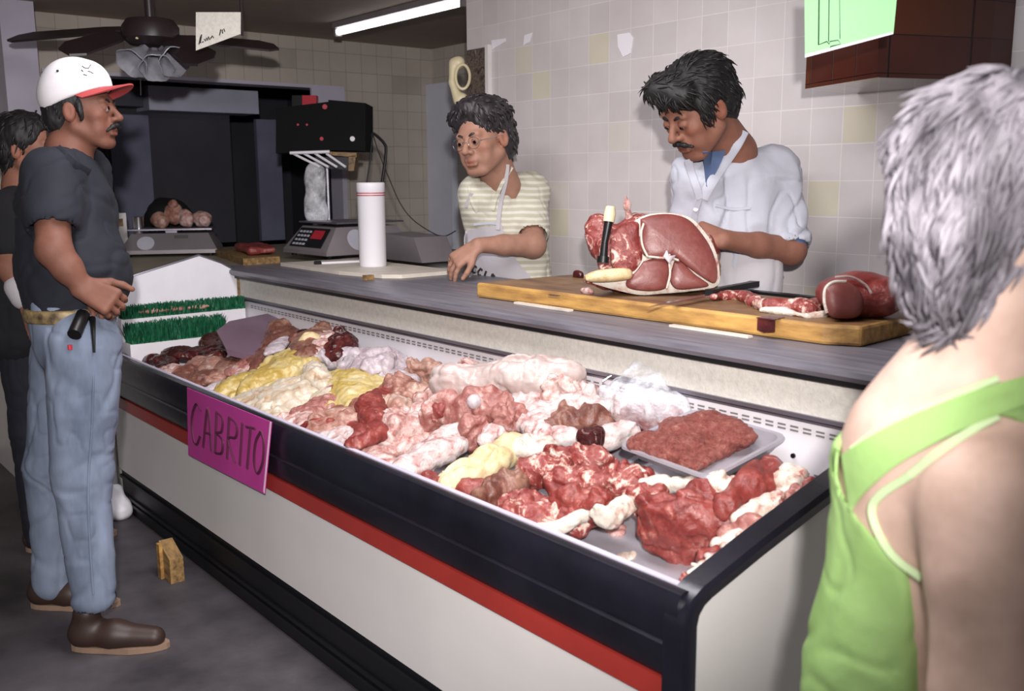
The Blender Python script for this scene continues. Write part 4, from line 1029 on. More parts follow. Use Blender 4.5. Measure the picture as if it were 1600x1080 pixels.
# big pink joint with bone
pc_('pinkm', 732, 626, 66, 27, 8, 'big pink pork joint with a round white bone end', .065, .165, name='pork_joint', rough=.5)
dj = depth_on(728, 624, .165)-.10
o = blobmesh('bone_end', [(Ell((0, 0, 0), .022), .01, '+')], .004, MEATS['white'], loc=P(741, 629, dj+.01)); tag(o, 'round white bone end showing in the big pink joint', 'bone')
pc_('lean', 690, 628, 17, 15, 0, 'dark red cut end at the left of the big pink joint', .035, .165)
pc_('pork', 700, 606, 40, 12, -5, 'pale fat cap behind the big pink joint', .03, .15)
pc_('brown', 768, 622, 30, 14, 25, 'brownish pink lobe at the right of the bone end', .04, .15)
pc_('pinkm', 797, 643, 27, 20, 15, 'brownish pink rounded lobe right of the big pink joint', .05, .15)
pc_('pinkm', 742, 660, 24, 20, -20, 'pink brown lobe under the big pink joint', .045, .13)
pc_('skin_', 779, 668, 30, 17, -20, 'white fat bits below the rounded pink lobes', .035, .12)
# back carcass
pc_('hide', 842, 566, 92, 24, 4, 'large pale skinned carcass quarter against the rear wall of the case', .060, .20, shape='slab', name='carcass_quarter', rough=.5)
pc_('pork', 757, 583, 38, 24, 10, 'pink knobby left end of the pale carcass quarter', .06, .15)
pc_('pork', 800, 592, 34, 22, 25, 'mottled pink and white meat under the carcass quarter, left part', .05, .15)
pc_('skin_', 884, 604, 74, 19, 4, 'pale fat fold under the carcass quarter', .05, .14, shape='slab')
pc_('pork', 933, 584, 24, 22, 0, 'reddish knuckle at the right end of the carcass quarter', .05, .16)
pc_('skin_', 838, 637, 34, 25, 60, 'whitish pork fat hanging in front of the carcass quarter', .05, .14)
pc_('skin_', 925, 628, 66, 17, 6, 'pale fat rim above the brown cut face', .05, .14, shape='slab')
pc_('brown', 914, 650, 54, 22, 4, 'brown pink cut face of meat set in pale fat', .055, .135, name='meat_cut', rough=.7)
pc_('dark', 922, 672, 16, 12, 10, 'small dark red hollow cut at the base of the brown face', .03, .15)
pc_('skin_', 958, 672, 36, 17, -15, 'ragged white fat right of the small dark cut', .04, .13)
pc_('skin_', 880, 676, 34, 14, 8, 'ragged white fat left of the small dark cut', .04, .12)
pc_('fat', 836, 688, 27, 20, 0, 'creamy white block of fat between pork and beef', .045, .12, rough=.6)
tube_w = tube('wire_hook', bez([P(942, 597, 2.62), P(952, 590, 2.62), P(958, 588, 2.62), P(972, 590, 2.62)], 6), .002, MT['chrome']); tag(tube_w, 'thin metal wire hook at the right end of the carcass quarter', 'hook')
# --- beef
pc_('yfat', 757, 716, 52, 20, -24, 'thick creamy yellow slab of beef fat', .045, .12, shape='slab', rough=.6)
pc_('yfat', 707, 742, 20, 22, 40, 'yellowish fat edge at the left of the beef pile', .04, .10)
pc_('brown', 797, 743, 46, 23, -20, 'grey brown dried face of beef behind the creamy slab', .045, .125)
pc_('lean', 742, 771, 68, 11, 25, 'long red beef strip along the front rim', .028, .075, shape='strip')
pc_('beef', 808, 778, 44, 17, 20, 'red beef with thin fat lines near the front rim', .035, .10)
pc_('beef', 852, 792, 52, 24, 8, 'red beef slab touching the corner of the empty tray', .04, .10, shape='slab')
pc_('fat', 893, 803, 38, 12, -25, 'white fat strip running to the empty tray corner', .03, .105, shape='strip')
pc_('beef', 850, 722, 44, 17, 0, 'marbled beef piece behind the grey brown face', .04, .135)
pc_('beef', 912, 706, 44, 16, 5, 'dark red beef below the pale fat, left of the mince pan', .04, .13)
pc_('beef', 938, 738, 62, 26, 8, 'large marbled beef piece in the middle of the beef pile', .05, .13, shape='slab')
pc_('lean', 912, 772, 44, 26, 10, 'deep red lean beef in front of the large marbled piece', .045, .125)
pc_('fat', 966, 786, 32, 18, -28, 'bright white fat patch between two red pieces of beef', .035, .12)
pc_('lean', 992, 738, 34, 20, 15, 'red beef under the left corner of the mince pan', .04, .115)
pc_('beef', 1010, 765, 34, 20, 25, 'striped red and white beef beside the bright round', .04, .12)
pc_('lean', 1072, 790, 66, 36, 18, 'bright red beef round beside the empty tray', .075, .125, rough=.5)
pc_('fat', 1060, 748, 42, 13, 12, 'white fat strip lying under the front corner of the mince pan', .03, .13, shape='strip')
pc_('lean', 1104, 760, 24, 24, 40, 'red strip of beef between two white fat patches', .04, .14)
pc_('lean', 1174, 748, 56, 27, -28, 'bright red beef slab leaning under the right corner of the mince pan', .05, .14, shape='slab', rough=.6)
pc_('fat', 1132, 757, 28, 22, 20, 'thick white fat patch right of the red round', .04, .14)
pc_('fat', 1186, 787, 38, 22, -20, 'broad white fat sheet below the leaning red slab', .04, .125)
pc_('fat', 1234, 742, 24, 30, 20, 'white fat sheet hanging at the right of the leaning red slab', .045, .14)
pc_('pinkm', 1254, 776, 28, 20, -30, 'pinkish brown meat chunk by the near end bumper', .045, .12)
pc_('brown', 1228, 795, 17, 13, 30, 'dark wedge of meat at the near end bumper', .03, .11)
pc_('beef', 1285, 758, 17, 15, 10, 'red meat bit at the rear corner beside the green top', .035, .13)
pc_('pinkm', 1166, 822, 40, 11, -8, 'pink scrap between the red round and the ribs', .025, .10)
for i, (u, v_, a_, b_, th_, k_, lab) in enumerate([
        (1207, 818, 30, 8, -32, 'fat', 'ribs trimming at the near end bumper, furthest back'), (1178, 838, 28, 8, -34, 'fat', 'ribs trimming at the near end bumper, second from the back'),
        (1150, 856, 26, 8, -36, 'pork', 'pink ribs trimming halfway along the near end bumper'), (1122, 873, 24, 8, -36, 'fat', 'white rib trimming with red ends near the front corner'),
        (1098, 890, 22, 9, -36, 'beef', 'red rib trimming near the front corner of the case'), (1072, 906, 20, 7, -34, 'pork', 'pink rib trimming tucked into the front corner of the case'),
        (1140, 838, 24, 7, -10, 'fat', 'pale finger of fat lying across the right side of the empty tray'), (1170, 858, 20, 6, -36, 'beef', 'red scrap on top of the ribs by the bumper'),
        (1108, 858, 12, 6, -20, 'lean', 'small red scrap at the right edge of the empty tray'), (1126, 900, 16, 6, -36, 'fat', 'white fat scrap wedged against the near end bumper')]):
    pc_(k_, u, v_, a_, b_, th_, lab, .024, .12 if i < 6 or i == 9 else .09, shape='lump' if i > 5 else 'strip', name='rib_trimming')
for (u, v_, a_, k_, lab) in ((962, 826, 9, 'pork', 'small pink scrap at the back of the empty tray'), (978, 868, 7, 'fat', 'pale crumb of fat at the front of the empty tray'), (1033, 855, 3, 'fat', 'tiny white crumb in the middle of the empty tray')):
    pc_(k_, u, v_, a_, a_*.7, 0, lab, .007, .012, name='meat_scrap')

# ------------------------------------------------------------------ trays
SL = math.atan(.21)
def tray(x0, x1, y0, y1, label, h=.03, lift=.006, lo=None, parent=None, name='steel_tray', m='alu', cat='tray', T=None):
    """shallow pan with rolled rim; local frame: bottom centre"""
    w, d = (x1-x0)/2, (y1-y0)/2; bm = bmesh.new()
    def ring(ex, z, r=.03, n=5):
        out = []
        for sx, sy, a0 in ((1, 1, 0), (-1, 1, 90), (-1, -1, 180), (1, -1, 270)):
            for k in range(n):
                a = math.radians(a0+90*k/(n-1)); out.append(bm.verts.new((sx*(w+ex-r)+r*math.cos(a), sy*(d+ex-r)+r*math.sin(a), z)))
        return out
    R_ = [ring(-.012, .002), ring(-.002, h*.5), ring(.004, h), ring(.014, h+.001), ring(.016, h-.005), ring(.010, h-.005), ring(.003, h*.5), ring(-.010, 0)]
    n = len(R_[0])
    for i in range(len(R_)-1):
        for k in range(n): bm.faces.new((R_[i][k], R_[i][(k+1) % n], R_[i+1][(k+1) % n], R_[i+1][k]))
    bm.faces.new(R_[0]); bm.faces.new(R_[-1][::-1])
    o = from_bm(name, bm, MT[m], smooth=True)
    if T is None:
        cx, cy = (x0+x1)/2, (y0+y1)/2; o.location = (cx, cy, deck(cy)+lift); o.rotation_euler = (SL, 0, 0)
    else: o.matrix_world = T
    tag(o, label, cat); return o
tray(-1.60, -1.10, 1.315, 1.80, 'empty shallow steel tray at the near end of the case with meat crumbs in it', h=.028)
tray(-2.30, -1.66, 1.315, 1.80, 'steel tray under the beef pile next to the empty tray', h=.04)
tray(-3.02, -2.37, 1.315, 1.80, 'steel tray under the pink pork pile', h=.04)
tray(-3.72, -3.09, 1.315, 1.80, 'steel tray under the yellow chickens', h=.04)
# mince pan resting on the beef
lm = .165
pc4 = [P(u, v, depth_on(u, v, lm)) for u, v in ((962, 691), (1108, 649), (1243, 685), (1076, 736))]
ctr = sum(pc4, V((0, 0, 0)))/4
xa = ((pc4[2]-pc4[1])+(pc4[3]-pc4[0])).normalized(); za = (pc4[2]-pc4[0]).cross(pc4[1]-pc4[3]); za = za if za.z > 0 else -za; za.normalize()
ya = za.cross(xa); T = Matrix((xa, ya, za)).transposed().to_4x4(); T.translation = ctr-za*.035
lx = 1.17*((pc4[2]-pc4[1]).length+(pc4[3]-pc4[0]).length)/2; ly = ((pc4[1]-pc4[0]).length+(pc4[2]-pc4[3]).length)/2
tray(-lx/2+.014, lx/2-.014, -ly/2+.014, ly/2-.014, 'grey metal pan of minced beef resting on the beef pile', h=.034, T=T, name='mince_pan', m='alu')
ops = [(Box((-.025, 0, .0), (lx/2-.055, ly/2-.03, .014), None, .02), .01, '+')]
rnd = random.Random(4)
for i in range(16): ops.append((Ell((rnd.uniform(-.8, .4)*lx/2, rnd.uniform(-.75, .75)*ly/2, .02), (rnd.uniform(.03, .06), rnd.uniform(.03, .05), rnd.uniform(.015, .03))), .015, '+'))
o = blobmesh('minced_beef', ops, .005, MEATS['mince'], disp=lambda p: vnoise(p, 150, 2)*.0035+vnoise(p, 45, 5)*.004)
o.matrix_world = Matrix.Translation(za*.014) @ T; tag(o, 'heap of coarse minced beef filling the grey metal pan', 'minced meat')
# plastic bag of meat behind the pan
db = depth_on(1012, 640, .14)
o = blobmesh('red_meat', [(Ell((0, 0, -.01), (.10, .07, .05)), .01, '+'), (Ell((.07, .02, 0), (.05, .05, .04)), .02, '+'), (Ell((-.09, .0, -.02), (.05, .05, .035)), .02, '+')], .007, MEATS['lean'], disp=lambda p: vnoise(p, 40, 2)*.012, loc=P(1018, 650, db))
tag(o, 'red meat inside the clear plastic bag behind the mince pan', 'meat')
o = blobmesh('plastic_bag', [(Ell((0, 0, .0), (.135, .10, .075)), .01, '+'), (Ell((-.02, .03, .045), (.085, .06, .055)), .03, '+'), (Cap((-.02, .03, .07), (-.05, .05, .10), .04, .015), .03, '+')], .008, MT['plastic'],
             disp=lambda p: vnoise(p, 22, 7)*.016+np.abs(vnoise(p, 40, 9))*.012, loc=P(1012, 632, db))
tag(o, 'crumpled clear plastic bag of red meat between carcass quarter and mince pan', 'bag')

# ------------------------------------------------------------------ meat on the wooden board
# big round of beef, cut face towards the customers
base = P(1010, 460, 2.86); zb_ = 1.082
def LB(u, v, d=2.86): return P(u, v, d)
hm = thing('beef_round', 'huge round of beef with a pink cut face on the wooden board', 'meat', (LB(1010, 440).x, LB(1010, 440).y, zb_))
ops = [(Ell(LB(1050, 402, 2.99), (.15, .13, .115), Matrix.Rotation(PSI+.15, 3, 'Z')), .02, '+'), (Ell(LB(985, 405, 2.99), (.085, .12, .10)), .04, '+'),
       (Cap(LB(965, 440, 2.96), LB(920, 437, 2.88), .036, .018), .03, '+'), (Cap(LB(1000, 448, 2.9), LB(1105, 445, 2.9), .025, .02), .03, '+'),
       (Ell(LB(940, 372, 3.02), (.045, .05, .07)), .03, '+'), (Ell(LB(930, 357, 3.02), (.02, .03, .035)), .03, '+'), (Ell(LB(1000, 350, 3.0), (.06, .07, .03)), .03, '+')]
o = blobmesh('outer_meat', ops, .006, MEATS['beef'], hm, disp=lambda p: vnoise(p, 25, 3)*.006+vnoise(p, 60, 4)*.003)
bm = bmesh.new()
def facepatch(name, uvs, d, m, bulge=.02, th=.02, n=40):
    """slightly domed cut face with outline uvs"""
    c = V((0, 0, 0)); pts = bez([P(u, v, d) for u, v in uvs+[uvs[0]]], 5)[:-1]
    for p in pts: c += p
    c /= len(pts); nrm = (CAMP-c).normalized(); bm = bmesh.new(); rings = []
    for k, (s_, b_) in enumerate(((1.0, -th), (1.0, 0), (.93, .45), (.75, .75), (.45, .95))):
        s_ *= 1.045 if name == 'cut_face' else 1
        rings.append([bm.verts.new(c+(p-c)*s_+nrm*(bulge*b_ if b_ > 0 else b_)) for p in pts])
    L_ = len(pts)
    for i in range(len(rings)-1):
        for j in range(L_): bm.faces.new((rings[i][j], rings[i][(j+1) % L_], rings[i+1][(j+1) % L_], rings[i+1][j]))
    cv = bm.verts.new(c+nrm*bulge)
    for j in range(L_): bm.faces.new((rings[-1][j], rings[-1][(j+1) % L_], cv))
    return from_bm(name, bm, m, hm, smooth=True)
MEATS['cut'] = meat('pink_cut_beef', [(.3, '6e3633'), (.5, '82443f'), (.64, '8e534d'), (.76, 'b0857c')], 9, .8, rough=.34, bump=.2, fine=.25)
df = 2.86
facepatch('fat_rim', [(985, 350), (1010, 337), (1045, 334), (1078, 341), (1100, 362), (1116, 388), (1124, 420), (1120, 448), (1080, 456), (1035, 460), (1000, 462), (965, 455), (930, 445), (915, 436), (935, 428), (970, 420), (975, 390)], df+.01, MEATS['fat'], .012, .05)
facepatch('cut_face', [(1003, 345), (1022, 339), (1050, 338), (1075, 346), (1094, 366), (1109, 390), (1118, 420), (1114, 441), (1092, 430), (1062, 408), (1050, 401), (1038, 404), (1012, 402), (1000, 385), (1003, 365)], df-.006, MEATS['cut'], .016)
facepatch('cut_face', [(1006, 410), (1028, 405), (1043, 412), (1044, 430), (1040, 450), (1015, 455), (985, 451), (980, 440), (995, 425)], df-.006, MEATS['cut'], .012)
facepatch('cut_face', [(1054, 410), (1066, 412), (1085, 430), (1106, 446), (1085, 451), (1058, 452), (1048, 440), (1050, 424)], df-.006, MEATS['cut'], .012)
facepatch('cut_face', [(955, 365), (975, 352), (996, 350), (998, 370), (1002, 392), (1002, 408), (988, 425), (965, 425), (955, 405)], df-.0, MEATS['beef'], .018)
for k, ln in enumerate([[(1012, 402), (1035, 404), (1046, 403), (1060, 408)], [(1046, 398), (1046, 412), (1047, 430), (1042, 452)], [(1006, 350), (1002, 365), (1004, 385), (1012, 402)]]):
    tube('fat_seam', bez([P(u, v, df-.02) for u, v in ln], 5), .0035, MEATS['fat'], hm)
facepatch('fat_star', [(1036, 402), (1042, 392), (1046, 400), (1056, 400), (1050, 408), (1047, 414), (1041, 408)], df-.024, MEATS['white'], .004, .008)
facepatch('shin_bone', [(912, 432), (930, 424), (960, 420), (985, 422), (986, 436), (960, 441), (935, 442), (916, 440)], df-.02, MEATS['yfat'], .02)
# fork-like honing handle standing against it
st = thing('honing_steel', 'upright black handle with a white cap standing beside the round of beef', 'tool', P(946, 405, 2.84))
tube('handle', [P(943, 405, 2.84), P(945, 380, 2.84), P(951, 348, 2.84)], [.013, .010, .013], MT['leather'], st, 12)
tube('cap', [P(951, 348, 2.84), P(953, 335, 2.84), P(954, 324, 2.84)], [.017, .018, .014], MT['phone'], st, 12)
bm = bmesh.new(); b_tube(bm, [P(942, 412, 2.84), P(943, 402, 2.84)], .018, 12); from_bm('guard', bm, MT['leather'], st, smooth=True)
o = blobmesh('bone_tip', [(Ell((0, 0, 0), (.014, .012, .02)), .01, '+'), (Cap((0, 0, 0), (-.006, 0, .028), .006, .003), .006, '+')], .004, MEATS['pork'], loc=P(980, 322, 2.95))
o.parent = hm; o.matrix_parent_inverse = Matrix.Translation(hm.location).inverted()
blobmesh('bone_stub', [(Cap(P(980, 325, 2.95), P(985, 350, 2.97), .008, .014), .01, '+')], .004, MEATS['pork'], hm)
# knife
kn = thing('butcher_knife', 'butcher knife with a black handle lying behind the round of beef', 'knife', (P(1150, 450, 2.72).x, P(1150, 450, 2.72).y, 1.084))
a, b = PZ(1180, 446, 1.10), PZ(1108, 460, 1.10); a.z = b.z = 1.094
bm = bmesh.new(); s_ = (b-a).cross(V((0, 0, 1))).normalized()*.013
b_prism(bm, [a-s_*1.1, a+s_*1.3, a+(b-a)*.15+s_*.8, b+s_, b-s_, a+(b-a)*.15-s_*.8], (0, 0, .018)); from_bm('handle', bm, MT['leather'], kn, bevel=.005, smooth=True)
bm = bmesh.new(); c = b+(b-a)*1.1; b_prism(bm, [b-s_*.9, b+s_*1.3, b+(c-b)*.6+s_*1.3, c], (0, 0, .003)); from_bm('blade', bm, MT['chrome'], kn)
# roast at the right of the board with its trailing flap
c = PZ(1330, 490, 1.082); c.z = 1.082
ops = [(Ell(P(1348, 462, 2.42)+V((0, 0, 0)), (.085, .115, .058), Matrix.Rotation(PSI+.9, 3, 'Z')), .01, '+'), (Ell(P(1318, 470, 2.38), (.05, .05, .046)), .03, '+')]
bo = blobmesh('beef_roast', ops, .005, MEATS['lean'], disp=lambda p: vnoise(p, 30, 5)*.004)
tag(bo, 'rounded raw beef roast at the right end of the wooden board', 'meat')
hold = hm; hm = bo
_fp = facepatch('cut_face', [(1290, 452), (1305, 443), (1325, 444), (1342, 456), (1348, 475), (1340, 494), (1318, 498), (1298, 494), (1290, 475)], 2.33, MEATS['cut'], .02, .03)
_t1 = tube('fat_seam', bez([P(u, v, 2.325) for u, v in ((1292, 490), (1288, 470), (1290, 452), (1302, 442), (1322, 441))], 5), .004, MEATS['fat'], bo)
_t2 = tube('fat_seam', bez([P(u, v, 2.33) for u, v in ((1305, 434), (1330, 434), (1352, 446), (1362, 460))], 5), .003, MEATS['pork'], bo)
hm = hold
def board_piece(kind, pts, r, h, label, seed, name='meat_strip', d=None):
    ops = []
    q = [PZ(u, v, 1.082+h*.6) for u, v in pts]
    for i in range(len(q)-1): ops.append((Cap(q[i], q[i+1], r[i], r[i+1], n=(0, 0, 1), f=max(r)/h), .012, '+'))
    o = blobmesh(name, ops, .005, MEATS[kind], disp=lambda p: vnoise(p, 28, seed)*.006+vnoise(p, 70, seed+1)*.003); tag(o, label, 'meat'); return o
board_piece('beef', [(1290, 478), (1255, 482), (1215, 480), (1185, 476)], [.03, .035, .03, .02], .022, 'flat red flap of beef trailing left from the roast', 1)
board_piece('beef', [(1182, 472), (1160, 463), (1135, 462), (1115, 465)], [.022, .025, .02, .012], .018, 'small red strip of beef between the knife and the flap', 2)
board_piece('fat', [(1300, 492), (1260, 494), (1225, 489), (1190, 486)], [.008, .010, .010, .006], .008, 'thin white fat edge lying along the front of the red flap', 3)
board_piece('pork', [(912, 455), (922, 457)], [.012, .010], .010, 'little pink scrap under the shin end of the round of beef', 4, 'meat_scrap')
board_piece('dark', [(900, 430), (908, 431)], [.012, .009], .014, 'small black brown tip of meat left of the shin bone', 5, 'meat_scrap')
for i, (u, v, w_, lab) in enumerate([(1200, 512, .02, 'dark blood run on the front edge of the wooden board, right of centre'), (866, 462, .018, 'dark blood stain on the board top near its left end')]):
    if i == 0:
        p = PY(u-4, v-14, 2.0); y = 2.009
        bm = bmesh.new(); b_prism(bm, [(p.x-.022, 1.992, 1.0805), (p.x+.03, 1.993, 1.0805), (p.x+.03, 2.04, 1.0825), (p.x-.02, 2.05, 1.0825)], (0, 0, .0012)); b_prism(bm, [(p.x-.02, 1.9985, 1.05), (p.x+.0, 1.9985, 1.045), (p.x+.03, 2.0, 1.05), (p.x+.03, 2.0, 1.082), (p.x-.02, 1.9985, 1.082)], (0, -.0035, 0))
    else:
        p = PZ(u, v, 1.082); bm = bmesh.new(); b_prism(bm, [(p.x+w_*math.cos(t_)*1.4, p.y+w_*.6*math.sin(t_), 1.0805) for t_ in [k*.628 for k in range(10)]], (0, 0, .0012))
    tag(from_bm('blood_stain', bm, MEATS['dark']), lab, 'stain')

# ------------------------------------------------------------------ people
from mathutils.bvhtree import BVHTree
Z3 = V((0, 0, 1))
SKIN = {'dark': srgb('724c3f')[:3], 'tan': srgb('a9785c')[:3], 'brown': srgb('82594a')[:3], 'pale': srgb('cdb0a2')[:3], 'mid': srgb('a27a68')[:3]}
def frame(pos, yaw, pitch=0, roll=0):
    """yaw measured from 'towards the photographer' to the right of the picture; returns 3x3 with columns side, forward, up"""
    tc = V((-pos.x, -pos.y, 0)).normalized(); rt = V((-tc.y, tc.x, 0))
    f = tc*math.cos(math.radians(yaw))+rt*math.sin(math.radians(yaw))
    f = f*math.cos(math.radians(pitch))+Z3*math.sin(math.radians(pitch)); s = f.cross(Z3).normalized(); u = s.cross(f).normalized()
    if roll:
        q = Matrix.Rotation(math.radians(roll), 3, f); s = q @ s; u = q @ u
    return Matrix((s, f, u)).transposed()
class Head:
    def __init__(h, pos, yaw, pitch=0, roll=0, s=1.0, jaw=1.0, nose=1.0, wide=1.0, lid=1.0):
        h.lid = lid
        h.o = pos; h.R = frame(pos, yaw, pitch, roll); h.s = s; h.jaw = jaw; h.nose = nose; h.w = wide
    def w_(h, x, y, z): return h.o+h.R @ (V((x*h.w, y, z))*h.s)
    def E(h, c, r, rot=None):
        R = h.R if rot is None else h.R @ rot
        return Ell(h.w_(*c), [r[0]*h.s*h.w, r[1]*h.s, r[2]*h.s], R)
    def C(h, a, b, ra, rb=None): return Cap(h.w_(*a), h.w_(*b), ra*h.s, (ra if rb is None else rb)*h.s)
    def ops(h, neck, nr=.058):
        k = h.s; j = h.jaw; o = []
        A = lambda sh, kk: o.append((sh, kk*k, '+')); D = lambda sh, kk: o.append((sh, kk*k, '-'))
        A(h.E((0, -.018, .045), (.077, .098, .082)), .01)
        A(h.E((0, .03, .0), (.066, .062, .075)), .02)
        A(h.E((0, .028, -.055), (.056, .054, .052)), .02)
        for s in (-1, 1):
            A(h.C((s*.058, -.0, -.05), (s*.026, .062, -.096*j), .018, .017), .025)
            A(h.E((s*.042, .062, -.018), (.021, .022, .018)), .02)
            A(h.E((s*.036, .060, -.055), (.022, .02, .026)), .02)
        A(h.E((0, .068, -.098*j), (.024, .018, .017)), .02)
        A(h.C((-.038, .080, .026), (.038, .080, .026), .011), .014)
        for s in (-1, 1): D(h.E((s*.031, .101, .006), (.018, .017, .012)), .010)
        A(h.C((0, .086, .020), (0, .106*1.0+.006*h.nose, -.022), .0075, .0105), .010)
        A(h.E((0, .108+.004*h.nose, -.027), (.012, .012, .010)), .008)
        for s in (-1, 1):
            A(h.E((s*.013, .098, -.030), (.008, .011, .008)), .006)
            A(h.E((s*.031, .084, .004), (.0165, .014, .0125)), .003)      # lids over the eyeball
            D(h.E((s*.031, .1005, .003-.006*(1-h.lid)), (.0125, .010, .0045*h.lid)), .002)
            D(h.E((s*.007, .103, -.037), (.004, .005, .004)), .003)
        A(h.E((0, .083, -.052), (.026, .014, .018)), .015)
        A(h.C((-.018, .091, -.060), (.018, .091, -.060), .0055), .007); A(h.E((0, .096, -.060), (.010, .006, .005)), .006)
        A(h.C((-.016, .090, -.073), (.016, .090, -.073), .0065), .007); A(h.E((0, .094, -.073), (.010, .006, .006)), .006)
        D(h.C((-.024, .099, -.0665), (.024, .099, -.0665), .0028), .003)
        for s in (-1, 1):       # ears
            A(h.E((s*.078, -.008, -.004), (.010, .019, .031), Matrix.Rotation(s*.35, 3, 'Z')), .006)
            D(h.E((s*.088, -.002, -.002), (.007, .010, .019), Matrix.Rotation(s*.35, 3, 'Z')), .005)
        A(Cap(h.w_(0, -.03, -.05), neck, nr*k, nr*1.12*k), .03)
        return o
    def color(h, base, p):
        """skin colour by place on the head"""
        R = np.array(h.R); q = (p-np.array(h.o)) @ R/h.s; c = np.tile(np.array(base), (len(p), 1))
        def zone(cx, cy, cz, rx, ry, rz, col, amt):
            d = ((q[:, 0]-cx)/rx)**2+((q[:, 1]-cy)/ry)**2+((q[:, 2]-cz)/rz)**2; w = np.clip(1.4-d, 0, 1)[:, None]*amt
            c[:] = c*(1-w)+np.array(col)*np.array(base)*w
        zone(0, .098, -.0605, .021, .02, .006, (.85, .52, .50), .9); zone(0, .098, -.074, .019, .02, .007, (.95, .6, .58), .9)
        zone(0, .105, -.0667, .024, .02, .0025, (.35, .2, .2), .9)
        for s in (-1, 1):
            zone(s*.031, .098, .004, .018, .02, .012, (.70, .62, .60), .7); zone(s*.045, .07, -.02, .022, .03, .02, (1.05, .86, .8), .5)
            zone(s*.08, 0, -.005, .02, .025, .035, (1.05, .82, .75), .6)
        zone(0, .08, -.085, .06, .05, .03, (.82, .80, .82), .45)
        return c
    def eyes(h, root, gaze=(0, 0), lid=.5):
        for s in (-1, 1):
            c = h.w_(s*.031, .0855, .003); bm = bmesh.new()
            bmesh.ops.create_uvsphere(bm, u_segments=16, v_segments=10, radius=.0118*h.s, matrix=Matrix.Translation(c)); e = from_bm('eye', bm, MT['eye'], root, smooth=True)
            d = (h.R @ V((gaze[0], 1, gaze[1]))).normalized(); bm = bmesh.new()
            b_tube(bm, [c+d*.0095*h.s, c+d*.0122*h.s], .0060*h.s, 14); ir = from_bm('iris', bm, MT['iris'], None); ir.parent = e; ir.matrix_parent_inverse = (Matrix.Translation(root.location) @ e.matrix_parent_inverse).inverted() if False else Matrix.Identity(4)
            ir.matrix_parent_inverse = Matrix.Identity(4)
    def brows(h, root, m, th=.004, dz=0):
        for s in (-1, 1):
            bm = bmesh.new(); b_tube(bm, bez([h.w_(s*.013, .0935, .024+dz), h.w_(s*.028, .092, .030+dz), h.w_(s*.047, .077, .023+dz)], 5), [th*h.s*(1-.6*abs(i/10-.35)) for i in range(11)], 6)
            from_bm('eyebrow', bm, MT[m], root, smooth=True)
    def moustache(h, root, m, wide=.030, thick=.006, drop=.012):
        ops = []
        for s in (-1, 1):
            ops += [(h.C((0, .103, -.046), (s*wide*.6, .098, -.052), thick, thick*.95), .005, '+'), (h.C((s*wide*.6, .098, -.052), (s*wide, .084, -.052-drop), thick*.95, thick*.5), .005, '+')]
        R = np.array(h.R)
        blobmesh('moustache', ops, .0022, MT[m], root, disp=lambda p: vnoise(p, 320, 3)*.0012)
    def hair(h, root, m, ops, cuts, disp=.006, freq=45, locks=0, lr=.004, ll=.05, seed=1, smooth_it=1, down=1.0, allow=None, res=.0045):
        o = blobmesh('hair', ops+cuts, res, MT[m], root, disp=lambda p: (vnoise(p*np.array([1, 1, .45]), freq, seed)*.6+vnoise(p*np.array([1, 1, .5]), freq*2.3, seed+1)*.4)*disp, smooth_it=smooth_it)
        if locks:
            me = o.data; rnd = random.Random(seed); bm = bmesh.new(); bm.from_mesh(me); bm.faces.ensure_lookup_table()
            fs = [f for f in bm.faces]; Ri = h.R.transposed(); made = 0; todo = []
            for _ in range(locks*6):
                f = rnd.choice(fs); c = f.calc_center_median(); n = f.normal; l = Ri @ (c-h.o)/h.s
                if allow and not allow(l): continue
                if n.length < .5 or (n.dot(c-h.o) < 0): continue
                g = h.R @ V((l.x*.5, -.55 if l.z > .08 else -.25, -down))+V((rnd.uniform(-.3, .3), rnd.uniform(-.3, .3), rnd.uniform(-.15, .15)))
                t = g-n*g.dot(n)
                if t.length < .05: t = n.orthogonal()
                t.normalize(); todo.append((c.copy(), n.copy(), t)); made += 1
                if made >= locks: break
            for c, n, t in todo:
                L = ll*rnd.uniform(.6, 1.2); r = lr*rnd.uniform(.7, 1.2)
                pts = [c-n*r*.9, c+t*L*.35+n*r*.35, c+t*L*.7-n*r*.1, c+t*L-n*r*1.5]
                b_tube(bm, pts, [r*.6, r, r*.85, r*.15], 5)
            bm.to_mesh(me); bm.free()
            for p in me.polygons: p.use_smooth = True
        return o
